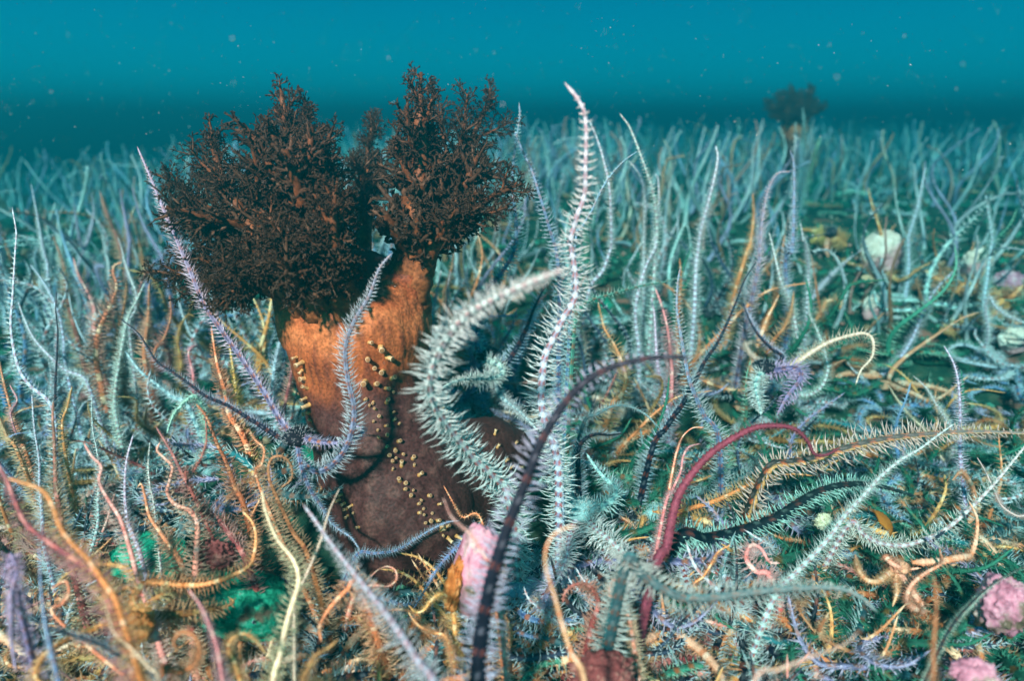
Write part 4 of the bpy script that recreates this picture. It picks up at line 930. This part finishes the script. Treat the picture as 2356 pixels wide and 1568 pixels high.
while made < NEED and tries < 20000:
    tries += 1
    u = rs.uniform(-60, 2420); v = 1640 - 1000 * rs.random() ** 1.25
    if any(math.hypot(u - a, v - b) < c for a, b, c in bare): continue
    d = ground_depth(u, v)
    if d > 1.15: continue
    p = at(u, v, d)
    if 640 < u < 1260 and .30 < d < .42 and v > 700: continue
    if any((p[0] - a) ** 2 + (p[1] - b) ** 2 < (.016 if d < .5 else .028) ** 2 for a, b in used): continue
    used.append((p[0], p[1]))
    left = max(0, min(1, (1150 - u) / 900)); fore = max(0, min(1, (v - 900) / 500))
    if rs.random() < .18 + .50 * left * (.35 + .65 * fore) + .15 * fore: k = rs.choice(WARM)
    elif u > 1300 and rs.random() < .45: k = rs.choice(['moss', 'green', 'moss', 'moss', 'teal', 'navy'])
    elif v > 950: k = rs.choice(['navy', 'navy', 'lav', 'white', 'teal', 'navy', 'blue'])
    else: k = rs.choice(['white', 'white', 'lav', 'navy', 'blue', 'mint', 'white', 'cream'])
    rt = empty('brittle_star', (p[0], p[1], float(height(p[0], p[1])) + .001))
    put_disc(rt, k, rs.uniform(.8, 1.25))
    nup = 0 if d < .37 else (rs.choice([0, 1, 1]) if d < .5 else rs.choice([2, 3, 3]))
    if u > 1800 and d > .5: nup = rs.choice([0, 1, 1])
    if 1000 < u < 1500 and d < .5: nup = min(nup, 1)
    lm = min(MARKS, key=lambda m: math.hypot((m[1] - u) / (1 + m[3]), (m[2] - v) / (1 + m[3]))); du, dv = u - lm[1], v - lm[2]
    rel = ('right of' if du > 0 else 'left of') if abs(du) > abs(dv) else ('in front of' if dv > 0 else 'behind')
    if abs(du) > 150 and abs(dv) > 90: rel = ('in front and ' if dv > 0 else 'behind and ') + ('right of' if du > 0 else 'left of')
    pose = ('arms spread low', 'one arm raised', 'two arms raised', 'three arms raised')[nup]
    tag(rt, f'{COLN[k]} brittle star, {pose}, {rel} the {lm[0]}', 'brittle star', f'brittle stars around the {lm[0]}')
    az = rs.uniform(0, 6.28)
    for j in range(5):
        a = az + j * 1.2566 + rs.uniform(-.3, .3)
        if j < nup: put_pool_arm(rt, POOL_U[k][rs.randrange(4)], rs.uniform(0, 6.28), rs.uniform(.55, .8) if d < .5 else rs.uniform(.75, 1.15))
        else: put_pool_arm(rt, POOL_L[k][rs.randrange(4)], a, rs.uniform(.75, 1.15), lift=rs.uniform(0, .006))
    made += 1

# ------------------------------------------------------------------ the mass of brittle stars beyond, which nobody could count
def thin(P, w, k, sd, rings, sides, nsp):
    """light arm: a bead tube and a loose comb of spines, as plain arrays"""
    g = np.random.default_rng(sd); bf, sf, _, cb, cs, cm, every, band, csp, tilt = TYPES[k]
    a = Acc(); C, L = catmull(P, rings); s = np.linspace(0, 1, rings)
    cc = (cb * .55 + csp * .45)[None] * (1 + .25 * np.cos(np.arange(rings) * 2.1))[:, None]
    tube(a, C, .5 * w * bf * 1.25 * (1 - .75 * s), np.clip(cc, 0, .9), sides, cap=False)
    if nsp:
        i = g.integers(0, rings - 1, nsp); f = g.random(nsp)[:, None]; p = C[i] * (1 - f) + C[i + 1] * f; T = unit(C[i + 1] - C[i])
        d = unit(np.cross(T, unit(g.normal(size=(nsp, 3))))); e1 = T; e2 = np.cross(d, e1); ll = .5 * w * g.uniform(.7, 1.1, nsp) * (1 - .35 * s[i]); r = w * .036
        d2 = unit(d + T * .3); vs_ = [p + (e1 * math.cos(j * 2.0944) + e2 * math.sin(j * 2.0944)) * r for j in range(3)] + [p + d2 * ll[:, None]]
        tr = (np.array([(0, 1, 3), (1, 2, 3), (2, 0, 3)])[None] + (np.arange(nsp) * 4)[:, None, None]).reshape(-1, 3)
        a.add(np.stack(vs_, 1).reshape(-1, 3), tr, csp)
    return np.concatenate(a.v), np.concatenate(a.t), np.concatenate(a.c)
def bed_mass():
    acc = Acc(); g = np.random.default_rng(77)
    kinds = ['white'] * 7 + ['lav'] * 3 + ['blue'] * 2 + ['mint', 'cream', 'teal', 'navy', 'pink', 'orange', 'maroon', 'brown']
    T1 = [thin(upright_path(g, .10), .0140, k, j, 10, 4, 48) for j, k in enumerate(kinds * 2)]
    T1L = [thin(low_path(g, .065), .0150, k, j, 11, 5, 80) for j, k in enumerate(['white', 'moss', 'moss', 'brown', 'navy', 'orange', 'moss', 'mint', 'moss', 'moss', 'green', 'moss'] * 2)]
    T2 = [thin(upright_path(g, .105), .0140, k, j, 6, 4, 18) for j, k in enumerate(kinds)]
    T3 = [thin(upright_path(g, .10), .020, k, j, 5, 3, 0) for j, k in enumerate(kinds)]
    def clump(x, y): return noise.noise(Vector((x * 5.5, y * 5.5, 2.0))) + .35 * noise.noise(Vector((x * 14, y * 14, 7.0)))
    def strew(n, d0, d1, tm, low=None, plow=0, us=(-250, 2600), sc=(.42, 1.25), thinright=0.0):
        for _ in range(n):
            d = math.sqrt(g.uniform(d0 ** 2, d1 ** 2)); u = g.uniform(*us)
            if u > 1800 and d < 1.25 and g.random() < thinright: use_low = True
            else: use_low = g.random() < plow
            if u > 1700 and d < 1.25 and g.random() < .15: continue
            if 1785 < u < 1925 and .70 < d < 1.03: continue
            x = (u - 1178) * PX * d; y = d * .98
            if .28 < y < .50 and -.12 < x < .06: continue
            if y < .5:
                hz = float(height(x, y)) - CAM[2]; dd = y * F_[1] + hz * F_[2]; vv = 784 - (y * U_[1] + hz * U_[2]) / dd / PX; uu = 1178 + x / dd / PX
                if any(math.hypot(uu - a_, vv - b_) < c_ + 20 for a_, b_, c_ in bare): continue
            if y > .55 and clump(x, y) < g.uniform(-.42, .20): continue
            V, T, Cc = (low if (use_low and low) else tm)[g.integers(len(low if (use_low and low) else tm))]
            a = g.uniform(0, 6.28); c, s = math.cos(a), math.sin(a)
            W = V @ np.array([[c, s, 0], [-s, c, 0], [0, 0, 1]]) * g.uniform(*sc) + np.array([x, y, float(height(x, y))])
            acc.add(W, T, np.clip(Cc * g.uniform(.7, 1.2), 0, .92))
    near = []
    for q, k in enumerate(['navy', 'moss', 'green', 'lav', 'navy', 'moss', 'moss', 'moss', 'olive', 'brown', 'orange', 'maroon', 'brown', 'white']):
        gg = np.random.default_rng(300 + q); bb, sp = arm_geo(low_path(gg, .062), .0145 if q < 8 or q == 13 else .0125, k, ref=(.1, -.6, .9), seed=300 + q, lod=1)
        n0 = bb.n; near.append((np.concatenate(bb.v + sp.v), np.concatenate(bb.t + [t + n0 for t in sp.t]), np.concatenate(bb.c + sp.c)))
    strew(180, .17, .62, near, near, 1.0)
    strew(700, .55, .80, T1, T1L, .40, thinright=.65)
    strew(3300, .80, 1.5, T1, T1L, .35, thinright=.5)
    strew(4000, 1.5, 2.8, T2)
    strew(1500, 2.8, 5.0, T3)
    return tag(link('brittle_star_bed', acc.mesh('brittle_star_bed', M_SPINE)), 'mass of pale brittle stars covering the bed into the haze', 'brittle stars', kind='stuff')
bed_mass()

# ------------------------------------------------------------------ drifting specks in the water
def snow():
    g = np.random.default_rng(12); a = Acc(); V = np.array([(1, 0, 0), (-1, 0, 0), (0, 1, 0), (0, -1, 0), (0, 0, 1), (0, 0, -1)], float)
    T = np.array([(0, 2, 4), (2, 1, 4), (1, 3, 4), (3, 0, 4), (2, 0, 5), (1, 2, 5), (3, 1, 5), (0, 3, 5)])
    for _ in range(7600):
        d = g.uniform(.13, 1.3) if g.random() < .5 else g.uniform(.15, .45); p = at(g.uniform(-60, 2420), g.uniform(-40, 900) if g.random() < .95 else g.uniform(0, 1568), d)
        if p[2] < float(height(p[0], p[1])) + .01 or p[2] > .275: continue
        r = d * PX * (.22 + .24 * g.exponential())
        if abs(d - .33) < .13: r *= .7
        W = V * r * np.array([g.uniform(.6, 2.2), 1, g.uniform(.6, 1.6)]); an = g.uniform(-.8, .2); c, s = math.cos(an), math.sin(an)
        a.add(W @ np.array([[c, 0, s], [0, 1, 0], [-s, 0, c]]) + p, T, C3(.75, .8, .8))
    m = mat_attr('marine_snow', .6, 0, 200, .5, vary=.1)
    return tag(link('marine_snow', a.mesh('marine_snow', m)), 'tiny pale specks drifting in the blue green water', kind='stuff')
snow()

# ------------------------------------------------------------------ the water itself: one closed box of even, red-absorbing haze
def haze():
    lo = np.array([-30, -8, -2.2]); hi = np.array([30, 48, .285]); V = [(x, y, z) for z in (lo[2], hi[2]) for y in (lo[1], hi[1]) for x in (lo[0], hi[0])]
    F = [(0, 2, 3, 1), (4, 5, 7, 6), (0, 1, 5, 4), (2, 6, 7, 3), (0, 4, 6, 2), (1, 3, 7, 5)]
    me = bpy.data.meshes.new('haze'); me.from_pydata(V, [], F); me.update()
    m = bpy.data.materials.new('water_haze'); m.use_nodes = True; t = m.node_tree; t.nodes.clear()
    out = t.nodes.new('ShaderNodeOutputMaterial'); v = t.nodes.new('ShaderNodeVolumePrincipled')
    v.inputs['Color'].default_value = (.005, .215, .235, 1); v.inputs['Absorption Color'].default_value = (0.0, 0.584, 0.655, 1)
    v.inputs['Density'].default_value = HAZE; v.inputs['Anisotropy'].default_value = .70
    t.links.new(v.outputs[0], out.inputs['Volume']); me.materials.append(m)
    return tag(link('haze', me), 'blue green water haze filling the scene', kind='stuff')
HAZE = 2.1
haze()
